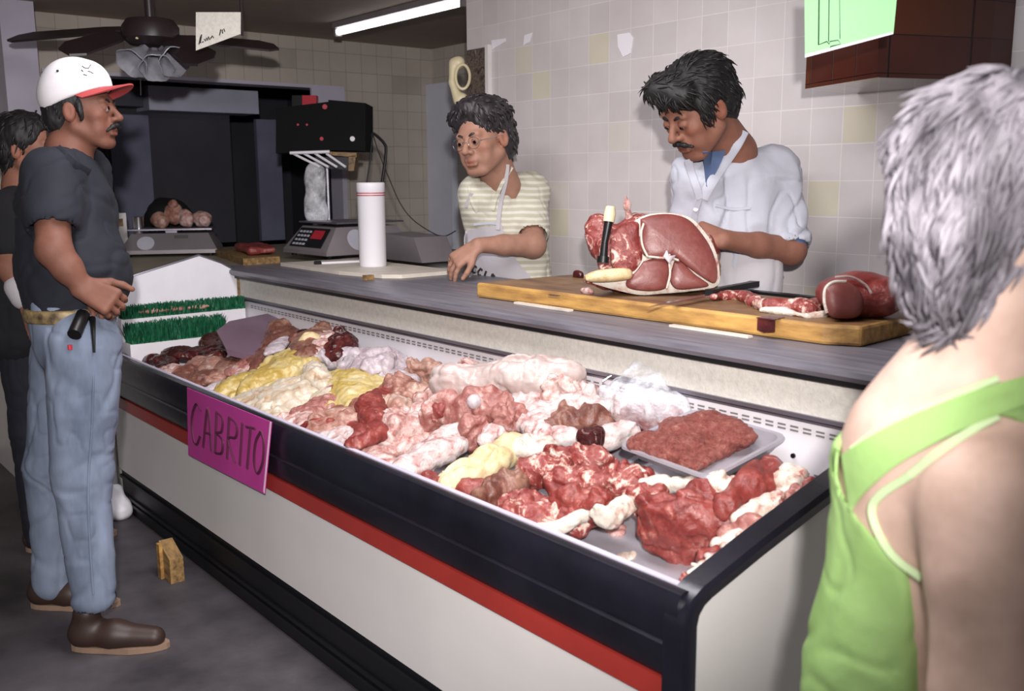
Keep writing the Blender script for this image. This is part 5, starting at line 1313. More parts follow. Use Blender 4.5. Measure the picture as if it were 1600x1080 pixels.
def hand_ops(wrist, d, n, curl=(25, 30, 20), spread=8, s=1.0, thumb=1, k=.004, tcurl=20):
    """d: towards the fingers, n: back of the hand, thumb: +1 / -1 side of cross(d, n)"""
    d = d.normalized(); n = (n-d*n.dot(d)).normalized(); c = d.cross(n).normalized()*thumb; o = []
    pc = wrist+d*.045*s
    for q, w0 in ((.030, .0), (.010, .0), (-.010, 0), (-.028, 0)):
        o.append((Cap(wrist+c*q*.62*s, wrist+d*.088*s+c*q*s, .0155*s, .0125*s), .010*s, '+'))
    for i, (q, L_) in enumerate(((.031, .066), (.0105, .074), (-.0105, .069), (-.030, .054))):
        b = wrist+d*(.088 if i in (1, 2) else .082)*s+c*q*s
        a0 = math.radians(spread)*(1.5-i)/1.5; dd = (d*math.cos(a0)+c*math.sin(a0)).normalized(); nn = n; r = (.0088 if i < 3 else .0078)*s
        for j, (f, ang) in enumerate(zip((.45, .30, .25), curl)):
            a = math.radians(ang+(i-1.5)*2.5); dd, nn = (dd*math.cos(a)-nn*math.sin(a)).normalized(), (nn*math.cos(a)+dd*math.sin(a)).normalized()
            e = b+dd*L_*f*s; o.append((Cap(b, e, r, r*.93), k, '+')); b = e; r *= .93
    b = wrist+d*.022*s+c*.026*s; dd = (d*.75+c*.62-n*.25).normalized()
    for f, r in ((.040, .0125), (.032, .0105), (.026, .009)):
        e = b+dd*f*s; o.append((Cap(b, e, r*s, r*.9*s), .006, '+')); b = e; dd = (dd+d*.25-c*math.radians(tcurl)*.6-n*.12).normalized()
    return o
def inflate(sh, e):
    import copy
    q = copy.copy(sh)
    if isinstance(q, Cap): q.ra += e; q.rb += e; q.lo = q.lo-e; q.hi = q.hi+e
    elif isinstance(q, Ell): q.r = q.r+e; q.lo = q.lo-e; q.hi = q.hi+e
    return q
def wrinkle(amp, fr=9, seed=1, st=(1, 1, 1)):
    st = np.array(st)
    def f(p):
        w = p*st+vnoise(p, 6, seed+5)[:, None]*.05
        return (np.abs(vnoise(w, fr, seed))*-1+.4)*amp*.8-np.exp(-(vnoise(w+.3, fr*.8, seed+3)/.10)**2)*amp*.55-np.exp(-(vnoise(w, fr*1.7, seed+4)/.12)**2)*amp*.3+vnoise(p*st, fr*3, seed+2)*amp*.2
    return f
def onto(objs, u, v, off=.002):
    """point where the line of sight through u, v meets one of the meshes, lifted off it"""
    best = None; d = (FW+RT*((u-800)/F_PX)-UP*((v-541)/F_PX)).normalized()
    for o in objs:
        key = o.name
        if key not in _BV:
            W = Matrix.Identity(4)
            me = o.data; _BV[key] = BVHTree.FromPolygons([V(x.co) for x in me.vertices], [tuple(p.vertices) for p in me.polygons])
        h = _BV[key].ray_cast(CAMP, d)
        if h[0] is not None and (best is None or h[3] < best[1]): best = (h[0], h[3], h[1])
    if best is None: return None
    return best[0]-d*off
_BV = {}
def shirt_torso(neck, sl, sr, chest, waist, hip, f, rc=.13, rw=.13, rh=.135, flat=1.35, rs=.062):
    return [(Cap(sl, sr, rs, rs), .05, '+'), (Cap((sl*.8+chest*.2), (sl*.2+waist*.8), .085, .085), .06, '+'), (Cap((sr*.8+chest*.2), (sr*.2+waist*.8), .085, .085), .06, '+'),
            (Cap(chest, waist, rc, rw, n=f, f=flat), .05, '+'), (Cap(waist, hip, rw, rh, n=f, f=flat), .05, '+'), (Cap(neck-Z3*.03, (neck+chest)/2, .062, .09), .04, '+')]
def ring_pts(objs, uvs, off=.003):
    out = []
    for u, v in uvs:
        q = onto(objs, u, v, off)
        if q is not None: out.append(q)
    return out
def ribbon(name, objs, uvs, w, m, root, off=.003, n=5, kpt=True):
    """flat band laid on cloth along picture positions"""
    pts = ring_pts(objs, uvs, off)
    if len(pts) < 2: return None
    pts = bez(pts, n); bm = bmesh.new(); rows = []
    for i, p in enumerate(pts):
        t = (pts[min(i+1, len(pts)-1)]-pts[max(i-1, 0)]).normalized(); nrm = (CAMP-p).normalized(); s = t.cross(nrm).normalized()*w/2
        rows.append([bm.verts.new(q) for q in (p-s, p-s*.8+nrm*.0025, p+s*.8+nrm*.0025, p+s, p-nrm*.002)])
    for i in range(len(rows)-1):
        for k in range(5): bm.faces.new((rows[i][k], rows[i][(k+1) % 5], rows[i+1][(k+1) % 5], rows[i+1][k]))
    bm.faces.new(rows[0][::-1]); bm.faces.new(rows[-1])
    return from_bm(name, bm, MT[m], root, smooth=True)
def patch(name, objs, top, bot, m, root, off=.006, n=6, dflt=None):
    """cloth band lying on the body between two lines"""
    rows = []; bm = bmesh.new()
    tp = bez([(u, v, 0) for u, v in top], 4); bt = bez([(u, v, 0) for u, v in bot], 4)
    for a, b in zip(tp, bt):
        row = []
        for k in range(n+1):
            q = a.lerp(b, k/n); h = onto(objs, q.x, q.y, off); row.append(h if h is not None or dflt is None else P(q.x, q.y, dflt))
        if all(x is not None for x in row): rows.append(row)
    for _ in range(4):
        for i in range(1, len(rows)-1):
            for k in range(n+1): rows[i][k] = rows[i][k]*.5+(rows[i-1][k]+rows[i+1][k])*.25
    vs = [[bm.verts.new(x) for x in r] for r in rows]
    for i in range(len(vs)-1):
        for k in range(n): bm.faces.new((vs[i][k], vs[i][k+1], vs[i+1][k+1], vs[i+1][k]))
    bmesh.ops.recalc_face_normals(bm, faces=bm.faces); bmesh.ops.solidify(bm, geom=bm.faces[:], thickness=.003)
    return from_bm(name, bm, MT[m], root, smooth=True)
def shoe(root, heel, toe, s=1.0):
    d = (toe-heel); L = d.length; d.normalize(); z0 = 0
    h0 = V((heel.x, heel.y, 0)); ops = [(Cap(h0+d*.03+Z3*.055, h0+d*L*.45+Z3*.05, .038, .04), .03, '+'), (Cap(h0+d*L*.45+Z3*.045, h0+d*(L-.04)+Z3*.036, .043, .033), .03, '+'), (Cap(h0+d*.04+Z3*.06, h0+d*.05+Z3*.12, .038, .040), .03, '+'),
        (Box(h0+d*L*.5-Z3*.02, (.3, .3, .032), None, 0), .004, '-')]
    sh = blobmesh('shoe', ops, .006, MT['shoe'], root)
    n = V((-d.y, d.x, 0)); out = []
    for k in range(24):
        a = 2*math.pi*k/24; x = math.cos(a); y = math.sin(a); wd = .042 if x > -.2 else .036
        out.append(h0+d*(L/2+x*(L/2+.006))+n*y*(wd+.006*(x > 0)))
    bm = bmesh.new(); b_prism(bm, [(p.x, p.y, .001) for p in out], (0, 0, .018)); from_bm('sole', bm, MT['sole'], root, bevel=.003)
def legs(root, hips, knees, ankles, m, r=(.085, .06, .055), name='trousers', seed=1, waist=None, rw=.13, f=None, res=.009, amp=.008):
    ops = []
    for h_, k_, a_ in zip(hips, knees, ankles): ops += [(Cap(h_, k_, r[0], r[1]), .03, '+'), (Cap(k_, a_, r[1], r[2]), .03, '+')]
    if waist is not None: ops.append((Cap((hips[0]+hips[1])/2, waist, rw, rw, n=f, f=1.3), .04, '+'))
    return blobmesh(name, ops, res, MT[m], root, disp=wrinkle(amp, 12, seed, (1, 1, .8)))

# --- left butcher
def left_butcher():
    base = P(800, 400, 4.08); root = thing('person', 'butcher with glasses and greying hair in cream shirt and white apron, hand on the counter', 'person', (base.x, base.y, 0))
    hp = P(755, 220, 3.85); H = Head(hp, -36, -9, 6, 1.15, jaw=1.0, nose=1.2, wide=1.05, lid=.7)
    f = frame(base, -28).col[1]; side = frame(base, -28).col[0]
    neck = P(784, 292, 3.98); sl = P(828, 300, 4.10); sr = P(746, 305, 3.98); chest = P(790, 345, 4.07); waist = P(800, 425, 4.10); hip = V((waist.x, waist.y, .92))
    el = P(833, 384, 3.92); wr = P(748, 384, 3.80)
    fing = PZ(703, 428, 1.055); hd = (P(706, 402, 3.80)-wr); 
    ops = H.ops(neck, .060) + [(Cap(neck, chest, .062, .10), .03, '+'), (Cap(chest, hip, .11, .11, n=f, f=1.4), .03, '+'), (Cap(sl, sr, .05), .03, '+'),
        (Cap(sl, el, .055, .048), .02, '+'), (Ell(el, (.047, .047, .05)), .02, '+'), (Cap(el, el*.45+wr*.55, .050, .040), .02, '+'), (Cap(el*.45+wr*.55, wr, .040, .030), .02, '+')]
    hdir = (P(703, 414, 3.80)-wr).normalized(); hn = (Z3*.8+(CAMP-wr).normalized()*.6)
    ops += hand_ops(wr+hdir*.01, hdir, hn, curl=(30, 22, 12), spread=13, s=1.12, thumb=-1)
    er2 = P(748, 400, 4.12); wr2 = V((er2.x+.02, er2.y-.05, .95)); ops += [(Cap(sr, er2, .05, .045), .02, '+'), (Cap(er2, wr2, .042, .03), .02, '+')]
    ops += hand_ops(wr2, V((0, -.2, -1)), side, thumb=1)
    b = blobmesh('body', ops, .0045, MT['skin'], root, color=lambda p: H.color(SKIN['mid'], p))
    H.eyes(root, (-.1, -.15)); H.brows(root, 'hair_dark', .0042)
    for s in (-1, 1):       # glasses
        c = H.w_(s*.032, .106, .000); bm = bmesh.new()
        b_tube(bm, [c+(H.R.col[0]*math.cos(a)*.024+H.R.col[2]*math.sin(a)*.020-H.R.col[1]*.006*abs(math.cos(a)))*H.s for a in [k*math.pi/12 for k in range(25)]], .0011, 6, caps=False)
        from_bm('glasses_rim', bm, MT['chrome'], root, smooth=True)
        tube('glasses_temple', [H.w_(s*.056, .098, .004), H.w_(s*.078, .05, .006), H.w_(s*.082, -.005, .008)], .0013, MT['chrome'], root, 6)
    tube('glasses_bridge', [H.w_(-.009, .108, .004), H.w_(0, .113, .007), H.w_(.009, .108, .004)], .0012, MT['chrome'], root, 6)
    hops = [(H.E((0, -.028, .060), (.092, .108, .088)), .01, '+'), (H.E((0, -.065, .00), (.086, .072, .085)), .02, '+'), (H.E((0, .03, .115), (.062, .058, .036)), .02, '+'),
            (H.E((-.055, .0, .09), (.045, .07, .05)), .02, '+'), (H.E((.055, .0, .09), (.045, .07, .05)), .02, '+'), (H.E((0, -.07, -.06), (.065, .04, .03)), .02, '+')]
    cuts = [(H.E((0, .115, -.03), (.085, .085, .115)), .012, '-'), (H.E((0, .06, -.11), (.1, .09, .08)), .01, '-')]
    for s in (-1, 1): cuts.append((H.E((s*.095, .006, -.012), (.035, .030, .036)), .006, '-'))
    H.hair(root, 'hair_dark', hops, cuts, disp=.010, freq=40, locks=420, lr=.0052, ll=.045, seed=3, down=.5)
    tops = shirt_torso(neck, sl, sr, chest, waist, hip, f, rc=.16, rw=.165, rh=.17, rs=.072)
    tops += [(Cap(sl, sl*.25+el*.75, .078, .072), .03, '+'), (Cap(sr, sr*.3+er2*.7, .07, .06), .03, '+')]
    cutn = [(Cap(neck+Z3*.03, H.w_(0, -.03, -.08), .066*1.05, .08), .01, '-'), (Cap(P(769, 300, 3.86), P(760, 350, 3.86), .020, .006), .01, '-'), (Cap(sl*.35+el*.65, el, .058, .062), .006, '-')]
    MT['cream'] = NT('cream_striped_shirt').set(.85).m
    nt = MT['cream']; ntw = NT.__new__(NT); ntw.m = nt; ntw.t = nt.node_tree; ntw.p = nt.node_tree.nodes['Principled BSDF']
    wv = ntw.n('ShaderNodeTexWave', wave_type='BANDS', bands_direction='Z', i_Scale=13.0, i_Distortion=1.2); ntw.l(ntw.coords(False), wv.inputs['Vector'])
    rr = ntw.ramp(wv.outputs['Fac'], [(.45, srgb('b9b5a2')), (.75, srgb('d2cfc2'))]); ntw.base(rr.outputs[0])
    sh = blobmesh('shirt', tops+cutn, .007, MT['cream'], root, disp=wrinkle(.010, 9, 4))
    # apron: bib and skirt following the body
    apo = patch('apron', [sh], [(727, 362), (726, 378), (727, 395), (730, 415), (736, 440)], [(784, 352), (788, 370), (797, 392), (812, 415), (834, 440)], 'apron', root, .010, 14, 3.97)
    ribbon('apron_strap', [sh, apo, b], [(793, 258), (790, 285), (783, 315), (779, 345), (778, 360)], .018, 'apron', root)
    ribbon('apron_strap', [sh, apo, b], [(737, 303), (728, 325), (722, 355)], .016, 'apron', root)
    ribbon('apron_hem', [apo, sh], [(716, 362), (740, 352), (765, 350), (782, 352)], .012, 'coat', root, .004)
    ribbon('collar', [sh, b], [(800, 262), (786, 285), (775, 310), (770, 330)], .016, 'cream', root, .003)
    ribbon('collar', [sh, b], [(733, 292), (737, 315), (745, 332)], .014, 'cream', root, .003)
    # lettering on the apron skirt
    strokes = {'J': [[(.8, 0), (.8, .8), (.4, 1), (.1, .8)]], 'C': [[(.9, .1), (.4, 0), (.1, .5), (.4, 1), (.9, .9)]], 'I': [[(.5, 0), (.5, 1)]], 'B': [[(.2, 0), (.2, 1)], [(.2, 0), (.8, .2), (.2, .5), (.9, .75), (.2, 1)]]}
    bm = bmesh.new(); ang = math.radians(24)
    x0, y0 = 731, 412
    for ch, t0, sz in (('J', 0, 9), ('C', 9, 9), ('C', 19, 9), ('I', 28, 8), ('B', 41, 9), ('I', 53, 8)):
        for s_ in strokes[ch]:
            pts = []
            for x, y in s_:
                lx_, ly_ = t0+x*7, y*sz*1.5; q = onto([apo], x0+lx_*math.cos(ang)-ly_*math.sin(ang)*.6, y0+lx_*math.sin(ang)+ly_*math.cos(ang)*.8, .002)
                if q is not None: pts.append(q)
            if len(pts) > 1: b_tube(bm, pts, .0048, 6)
    tag(from_bm('lettering', bm, MT['paperink'], root), 'black capital letters across the apron')
    legs(root, [P(775, 430, 4.1)-Z3*.2, P(825, 430, 4.15)-Z3*.2], [V((base.x-.09, base.y, .5)), V((base.x+.09, base.y, .5))], [V((base.x-.1, base.y+.02, .06)), V((base.x+.1, base.y+.02, .06))], 'navy', waist=hip+Z3*.05, f=f)
    d = V((0, -1, 0))
    for s in (-1, 1): shoe(root, V((base.x+s*.1, base.y+.06, 0)), V((base.x+s*.1, base.y-.20, 0)))
# --- right butcher
def right_butcher():
    base = P(1150, 400, 3.16); root = thing('person', 'moustached black haired butcher in a white coat looking down at the meat', 'person', (base.x, base.y, 0))
    hp = P(1090, 172, 2.93); H = Head(hp, -50, -32, -4, 1.12, jaw=1.03, nose=1.3, lid=.45)
    fr = frame(base, -35); f = fr.col[1]; side = fr.col[0]
    neck = P(1146, 240, 3.06); sl = P(1212, 268, 3.14); sr = P(1088, 275, 3.06); chest = P(1150, 320, 3.14); waist = P(1150, 430, 3.16); hip = V((waist.x, waist.y, .92))
    el = P(1236, 392, 3.06); wr = P(1132, 376, 2.95)
    er = P(1066, 372, 3.16); wr2 = P(1078, 392, 3.12)
    ops = H.ops(neck, .058) + [(Cap(neck, chest, .06, .10), .03, '+'), (Cap(chest, hip, .11, .11, n=f, f=1.4), .03, '+'), (Cap(sl, sr, .045), .03, '+'),
        (Cap(sl, el, .052, .044), .02, '+'), (Ell(el, .042), .02, '+'), (Cap(el, el*.5+wr*.5, .044, .038), .02, '+'), (Cap(el*.5+wr*.5, wr, .038, .029), .02, '+')]
    ops += hand_ops(wr, (P(1095, 364, 2.99)-wr), V((0, 0, 1))*.5+(CAMP-wr).normalized()*.5, curl=(30, 35, 25), s=1.05, thumb=-1)
    ops += [(Cap(sr, er, .05, .043), .02, '+'), (Cap(er, wr2, .04, .03), .02, '+')]+hand_ops(wr2, (P(1098, 398, 3.10)-wr2), Z3, curl=(30, 30, 20), thumb=1)
    b = blobmesh('body', ops, .0045, MT['skin'], root, color=lambda p: H.color(SKIN['brown'], p))
    H.eyes(root, (0, -.5)); H.brows(root, 'hair_black', .0045, -.002); H.moustache(root, 'hair_black', .033, .0065, .012)
    hops = [(H.E((0, -.022, .058), (.094, .110, .084)), .01, '+'), (H.E((0, -.06, .01), (.088, .070, .080)), .02, '+'), (H.E((.02, .055, .098), (.070, .055, .040)), .02, '+'), (H.E((-.045, .066, .082), (.040, .038, .030)), .02, '+'),
            (H.E((0, -.075, -.045), (.060, .035, .045)), .02, '+')]
    cuts = [(H.E((0, .128, -.035), (.086, .086, .108)), .010, '-'), (H.E((0, .05, -.11), (.1, .09, .085)), .01, '-')]
    for s in (-1, 1):
        cuts.append((H.E((s*.10, .004, -.014), (.036, .026, .034)), .006, '-')); hops.append((H.E((s*.074, .030, .03), (.018, .028, .045)), .01, '+'))
    H.hair(root, 'hair_black', hops, cuts, disp=.004, freq=40, locks=700, lr=.0026, ll=.05, seed=5, down=.6, allow=lambda l: l.z > -.03)
    tops = shirt_torso(neck, sl, sr, chest, waist, hip, f, rc=.150, rw=.145, rh=.16, rs=.068)
    sle = sl*.14+el*.86
    tops += [(Cap(sl, sle, .074, .068), .03, '+'), (Cap(sr, sr*.2+er*.8, .068, .062), .03, '+')]
    cutn = [(Cap(neck+Z3*.03, H.w_(0, -.035, -.06), .060, .072), .01, '-'), (Cap(P(1118, 262, 2.93), P(1105, 290, 2.93), .034, .01), .008, '-'), (Cap(sl*.25+el*.75, el, .054, .058), .005, '-')]
    sh = blobmesh('coat', tops+cutn, .0065, MT['coat'], root, disp=wrinkle(.017, 9, 14))
    blobmesh('undershirt', [(Cap(chest+f*.02, neck-Z3*.045+f*.01, .09, .05, n=f, f=1.2), .03, '+'), (Cap(sl*.12+el*.88, sl*.04+el*.96, .056, .052), .01, '+'), ], .007, MT['blue_shirt'], root)
    ribbon('lapel', [sh, b], [(1162, 205), (1150, 228), (1130, 258), (1112, 285), (1098, 312)], .034, 'coat', root, .004)
    ribbon('lapel', [sh, b], [(1075, 250), (1080, 270), (1088, 292), (1094, 312)], .026, 'coat', root, .004)
    ribbon('placket', [sh], [(1092, 312), (1086, 335), (1084, 352)], .022, 'coat', root, .003)
    ribbon('pocket', [sh], [(1118, 322), (1145, 328), (1172, 326)], .010, 'coat', root, .003)
    patch('undershirt_front', [sh, b], [(1098, 238), (1100, 262), (1103, 292)], [(1134, 236), (1124, 262), (1105, 294)], 'blue_shirt', root, .0045, 5, 2.95)
    q = onto([sh], 1087, 328, .006)
    if q: bm = bmesh.new(); b_tube(bm, [q, q+(CAMP-q).normalized()*.003], .007, 12); from_bm('button', bm, MT['paper'], root)
    ap = [(Cap(chest, waist, .160, .155, n=f, f=1.35), .05, '+'), (Cap(waist, hip-Z3*.2, .155, .165, n=f, f=1.35), .05, '+'), (Box(V((base.x, base.y, P(1150, 395, 3.0).z+.5)), (1, 1, .5)), .004, '-'), (Box(base-f*.35, (.6, .33, 2.0), fr), .004, '-')]
    blobmesh('apron', ap, .008, MT['apron'], root, disp=wrinkle(.006, 8, 9))
    legs(root, [base-side*.09-Z3*.3, base+side*.09-Z3*.3], [V((base.x-.09, base.y, .5)), V((base.x+.09, base.y, .5))], [V((base.x-.1, base.y+.02, .06)), V((base.x+.1, base.y+.02, .06))], 'navy', waist=hip+Z3*.05, f=f)
    for s in (-1, 1): shoe(root, V((base.x+s*.1, base.y+.04, 0)), V((base.x+s*.1, base.y-.22, 0)))
# --- customer in cap and jeans
def customer():
    foot = PZ(150, 1003, 0); root = thing('person', 'man in white and red cap, navy shirt and light jeans standing by the case', 'person', (foot.x, foot.y, 0))
    hp = P(129, 176, 3.02); H = Head(hp, 66, 3, 0, 1.0, jaw=1.02, nose=1.2, lid=.75)
    bodyc = P(115, 400, 3.03); fr = frame(bodyc, 68); f = fr.col[1]; side = fr.col[0]
    neck = P(108, 236, 3.03); s1 = P(80, 275, 2.90); s2 = P(132, 268, 3.18); chest = P(104, 330, 3.04); waist = P(112, 425, 3.04); hip = P(114, 500, 3.03)
    e1 = P(84, 392, 2.83); w1 = P(127, 449, 2.86); e2 = P(150, 390, 3.22); w2 = P(150, 448, 2.99)
    ops = H.ops(neck, .060)+[(Cap(neck, chest, .062, .10), .03, '+'), (Cap(chest, hip, .11, .12, n=side, f=.9), .03, '+'), (Cap(s1, s2, .05), .03, '+'),
        (Cap(s1, e1, .056, .048), .02, '+'), (Cap(e1, e1*.5+w1*.5, .050, .042), .02, '+'), (Cap(e1*.5+w1*.5, w1, .042, .030), .02, '+'), (Cap(s2, e2, .056, .045), .02, '+'), (Cap(e2, w2, .045, .03), .02, '+')]
    ops += hand_ops(w1, (P(160, 466, 2.86)-w1), (CAMP-w1).normalized()+Z3*.3, curl=(48, 55, 40), spread=2, s=1.12, thumb=-1)
    ops += hand_ops(w2, (P(162, 482, 2.93)-w2), Z3*.6+(CAMP-w2).normalized(), curl=(45, 50, 35), spread=2, s=1.05, thumb=1)
    ops += [(Cap(hip, PZ(150, 1003, 0)+Z3*.6, .1, .07), .03, '+')]
    b = blobmesh('body', ops, .0045, MT['skin'], root, color=lambda p: H.color(SKIN['dark'], p))
    H.eyes(root, (0, .1)); H.brows(root, 'hair_black', .0042); H.moustache(root, 'hair_black', .034, .0075, .012)
    hops = [(H.E((0, -.028, .040), (.084, .100, .080)), .01, '+'), (H.E((0, -.062, -.015), (.076, .055, .070)), .02, '+')]
    cuts = [(H.E((0, .12, -.02), (.1, .092, .13)), .006, '-'), (H.E((0, .06, -.10), (.1, .095, .08)), .01, '-')]
    for s in (-1, 1): cuts.append((H.E((s*.09, .000, -.022), (.030, .026, .034)), .004, '-')); hops.append((H.E((s*.070, .022, -.004), (.012, .012, .032)), .006, '+'))
    H.hair(root, 'hair_black', hops, cuts, disp=.003, freq=60, locks=120, lr=.003, ll=.03, seed=8)
    # cap
    cops = [(H.E((0, -.012, .070), (.092, .108, .098)), .01, '+'), (H.E((0, -.05, .045), (.085, .078, .075)), .02, '+'), (H.E((0, .045, .085), (.066, .045, .060)), .02, '+')]
    ccut = [(Box(H.w_(0, 0.0, -.058), (.2, .22, .09), H.R @ Matrix.Rotation(math.radians(19), 3, 'X')), .004, '-')]
    cap_ = blobmesh('cap_crown', cops+ccut, .004, MT['capwhite'], root, smooth_it=2)
    bm = bmesh.new(); rows = []
    n1 = 14
    for j in range(6):
        row = []
        for i in range(n1+1):
            a = math.pi*(.5-.44+.88*i/n1); r0 = (.082, .098); t = j/5
            x = math.cos(a)*(.082+.004*t); y = -.005+math.sin(a)*.100+t*.072*max(0, math.sin(a))**.6
            z = .040+.030*(max(0, math.sin(a)))-.005*t-(x/.09)**2*.020*t+.012*t
            row.append(bm.verts.new(H.w_(x, y, z)))
        rows.append(row)
    for j in range(5):
        for i in range(n1): bm.faces.new((rows[j][i], rows[j][i+1], rows[j+1][i+1], rows[j+1][i]))
    bmesh.ops.recalc_face_normals(bm, faces=bm.faces); bmesh.ops.solidify(bm, geom=bm.faces[:], thickness=.005)
    tag(from_bm('cap_peak', bm, MT['capred'], root, smooth=True), 'red cap peak')
    # emblem stitched on the cap front
    bm = bmesh.new()
    for s_ in ([(128, 104), (132, 107), (138, 108), (142, 102)], [(127, 110), (130, 113)], [(137, 112), (141, 113), (146, 116)], [(130, 117), (136, 119)]):
        pts = ring_pts([cap_], s_, .001)
        if len(pts) > 1: b_tube(bm, pts, .0016, 5)
    tag(from_bm('cap_emblem', bm, MT['paperink'], root), 'small dark stitched emblem')
    q = onto([cap_], 90, 112, .001)
    if q: disc('cap_dot', q, (CAMP-q), .004, MT['navy'], root, .002)
    tops = shirt_torso(neck, s1, s2, chest, waist, hip-Z3*.0, side, rc=.145, rw=.160, rh=.150, flat=.95, rs=.072)
    tops = [(Cap(s1, s2, .076), .05, '+'), (Cap(chest, waist, .160, .166, n=f, f=1.08), .05, '+'), (Cap(waist, hip, .158, .148, n=f, f=1.1), .05, '+'), (Cap(neck-Z3*.02, chest, .066, .12), .05, '+'),
            (Ell(P(140, 425, 3.02), (.12, .12, .12)), .06, '+'),
            (Cap(s1, s1*.46+e1*.54, .084, .084), .03, '+'), (Cap(s2, s2*.3+e2*.7, .078, .074), .03, '+')]
    zb2 = P(120, 484, 3.0).z
    cutn = [(Cap(neck+Z3*.03, H.w_(0, -.03, -.08), .066, .08), .01, '-'), (Cap(P(142, 235, 2.93), P(150, 262, 2.96), .03, .01), .01, '-'), (Box(V((hip.x, hip.y, zb2-.3)), (.6, .6, .3)), .01, '-'), (Cap(s1*.52+e1*.48, e1, .062, .068), .006, '-')]
    sh = blobmesh('shirt', tops+cutn, .007, MT['navy'], root, disp=wrinkle(.012, 8, 24))
    ribbon('collar', [sh, b], [(88, 232), (104, 246), (122, 262), (140, 272)], .028, 'navy', root, .004)
    # jeans
    MT['denim'] = mat('worn_light_denim', '5a667a', .85, c2='848fa4', var=.2, vscale=7, stretch=(1, 1, .35), bump=.3, bscale=20)
    h1, h2 = P(132, 545, 2.95), P(105, 540, 3.12); k1, k2 = P(128, 745, 2.94), P(82, 730, 3.18); a1, a2 = P(146, 935, 2.95), P(82, 908, 3.26)
    jo = [(Cap(hip+Z3*.03, (h1+h2)/2+Z3*.02, .142, .135, n=f, f=1.12), .05, '+'), (Cap(h1, k1, .112, .086), .03, '+'), (Cap(k1, a1, .084, .064), .03, '+'), (Cap(h2, k2, .108, .084), .03, '+'), (Cap(k2, a2, .084, .064), .03, '+'),
          (Box(V((a1.x, a1.y, -.44)), (.25, .25, .5)), .005, '-'), (Cap(a1, a1-Z3*.1, .052, .056), .005, '-')]
    jn = blobmesh('jeans', jo, .0065, MT['denim'], root, disp=wrinkle(.009, 8, 31, (1, 1, 1.1)))
    ribbon('side_seam', [jn], [(147, 520), (146, 600), (143, 680), (138, 760), (140, 840), (146, 930)], .006, 'denim', root, .0015)
    belt_z = P(120, 490, 3).z
    bo_ = blobmesh('belt', [(Cap(hip+Z3*.02, hip+Z3*.021, .152, .152, n=f, f=1.1), .01, '+'), (Box(V((hip.x, hip.y, belt_z+.021+.3)), (.6, .6, .3)), .003, '-'), (Box(V((hip.x, hip.y, belt_z-.021-.3)), (.6, .6, .3)), .003, '-')], .006, MT['belt'], root)
    q = onto([bo_, jn], 192, 492, .006)
    if q: bm = bmesh.new(); bmesh.ops.create_cube(bm, size=.034, matrix=Matrix.Translation(q)); from_bm('buckle', bm, MT['chrome'], root, bevel=.005)
    c = onto([jn, bo_, sh], 120, 508, .022); 
    bm = bmesh.new(); b_tube(bm, [onto([bo_, jn, sh], 130, 492, .02), onto([jn, bo_], 116, 524, .03)], .02, 12); from_bm('knife_sheath', bm, MT['leather'], root, smooth=True)
    bm = bmesh.new(); b_tube(bm, [onto([bo_, jn, sh], 144, 498, .012), onto([jn], 146, 526, .010), onto([jn], 147, 552, .008)], [.010, .006, .004], 8); from_bm('strap', bm, MT['leather'], root, smooth=True)
    q = onto([jn], 109, 540, .006); bm = bmesh.new(); b_tube(bm, [q, q-Z3*.014], .007, 8); from_bm('red_tag', bm, MT['redled'], root)
    for a_, (hu, hv), (tu, tv_) in ((a1, (112, 990), (246, 992)), (a2, (66, 948), (120, 955))):
        he = V((a_.x, a_.y, 0))-f*.075; to = V((a_.x, a_.y, 0))+f*.215
        shoe(root, he, to)
# --- bystander mostly hidden behind the man in the cap
def bystander():
    c = P(38, 300, 3.62); root = thing('person', 'dark haired person in dark clothes mostly hidden behind the man in the cap', 'person', (c.x, c.y, 0))
    hp = P(46, 236, 3.62); H = Head(hp, 60, 0, 0, 1.0); fr = frame(c, 60); f = fr.col[1]; side = fr.col[0]
    neck = P(34, 290, 3.64); s1 = P(8, 330, 3.5); s2 = P(60, 325, 3.8); chest = P(32, 370, 3.62); hip = P(34, 510, 3.62)
    e1 = P(14, 420, 3.46); w1 = P(46, 480, 3.46)
    ops = H.ops(neck)+[(Cap(chest, hip, .12, .12), .03, '+'), (Cap(neck, chest, .06, .1), .03, '+'), (Cap(s1, e1, .05, .042), .02, '+'), (Cap(e1, w1, .042, .03), .02, '+')]+hand_ops(w1, P(56, 505, 3.44)-w1, (CAMP-w1), curl=(25, 30, 20), thumb=-1)
    blobmesh('body', ops, .006, MT['skin'], root, color=lambda p: H.color(SKIN['brown'], p)); H.eyes(root); H.brows(root, 'hair_black')
    H.hair(root, 'hair_black', [(H.E((0, -.02, .055), (.092, .108, .092)), .01, '+'), (H.E((0, -.06, -.0), (.088, .07, .09)), .02, '+')], [(H.E((0, .12, -.03), (.1, .09, .12)), .01, '-')], disp=.006, locks=200, seed=4)
    blobmesh('shirt', [(Cap(chest, hip, .15, .15), .05, '+'), (Cap(s1, s2, .065), .05, '+'), (Cap(s1, s1*.4+e1*.6, .07, .066), .03, '+'), (Cap(neck-Z3*.02, chest, .064, .12), .05, '+')], .009, MT['black_cloth'], root, disp=wrinkle(.01))
    blobmesh('cuff', [(Cap(e1*.5+w1*.5, e1*.25+w1*.75, .05, .048), .01, '+')], .006, MT['apron'], root)
    g = [V((c.x, c.y, 0))+side*.09*s for s in (-1, 1)]
    legs(root, [x+Z3*.85 for x in g], [x+Z3*.48 for x in g], [x+Z3*.07 for x in g], 'navy', r=(.1, .08, .07), waist=hip+Z3*.03, rw=.14, f=f)
    for x in g: shoe(root, x-f*.07, x+f*.2)
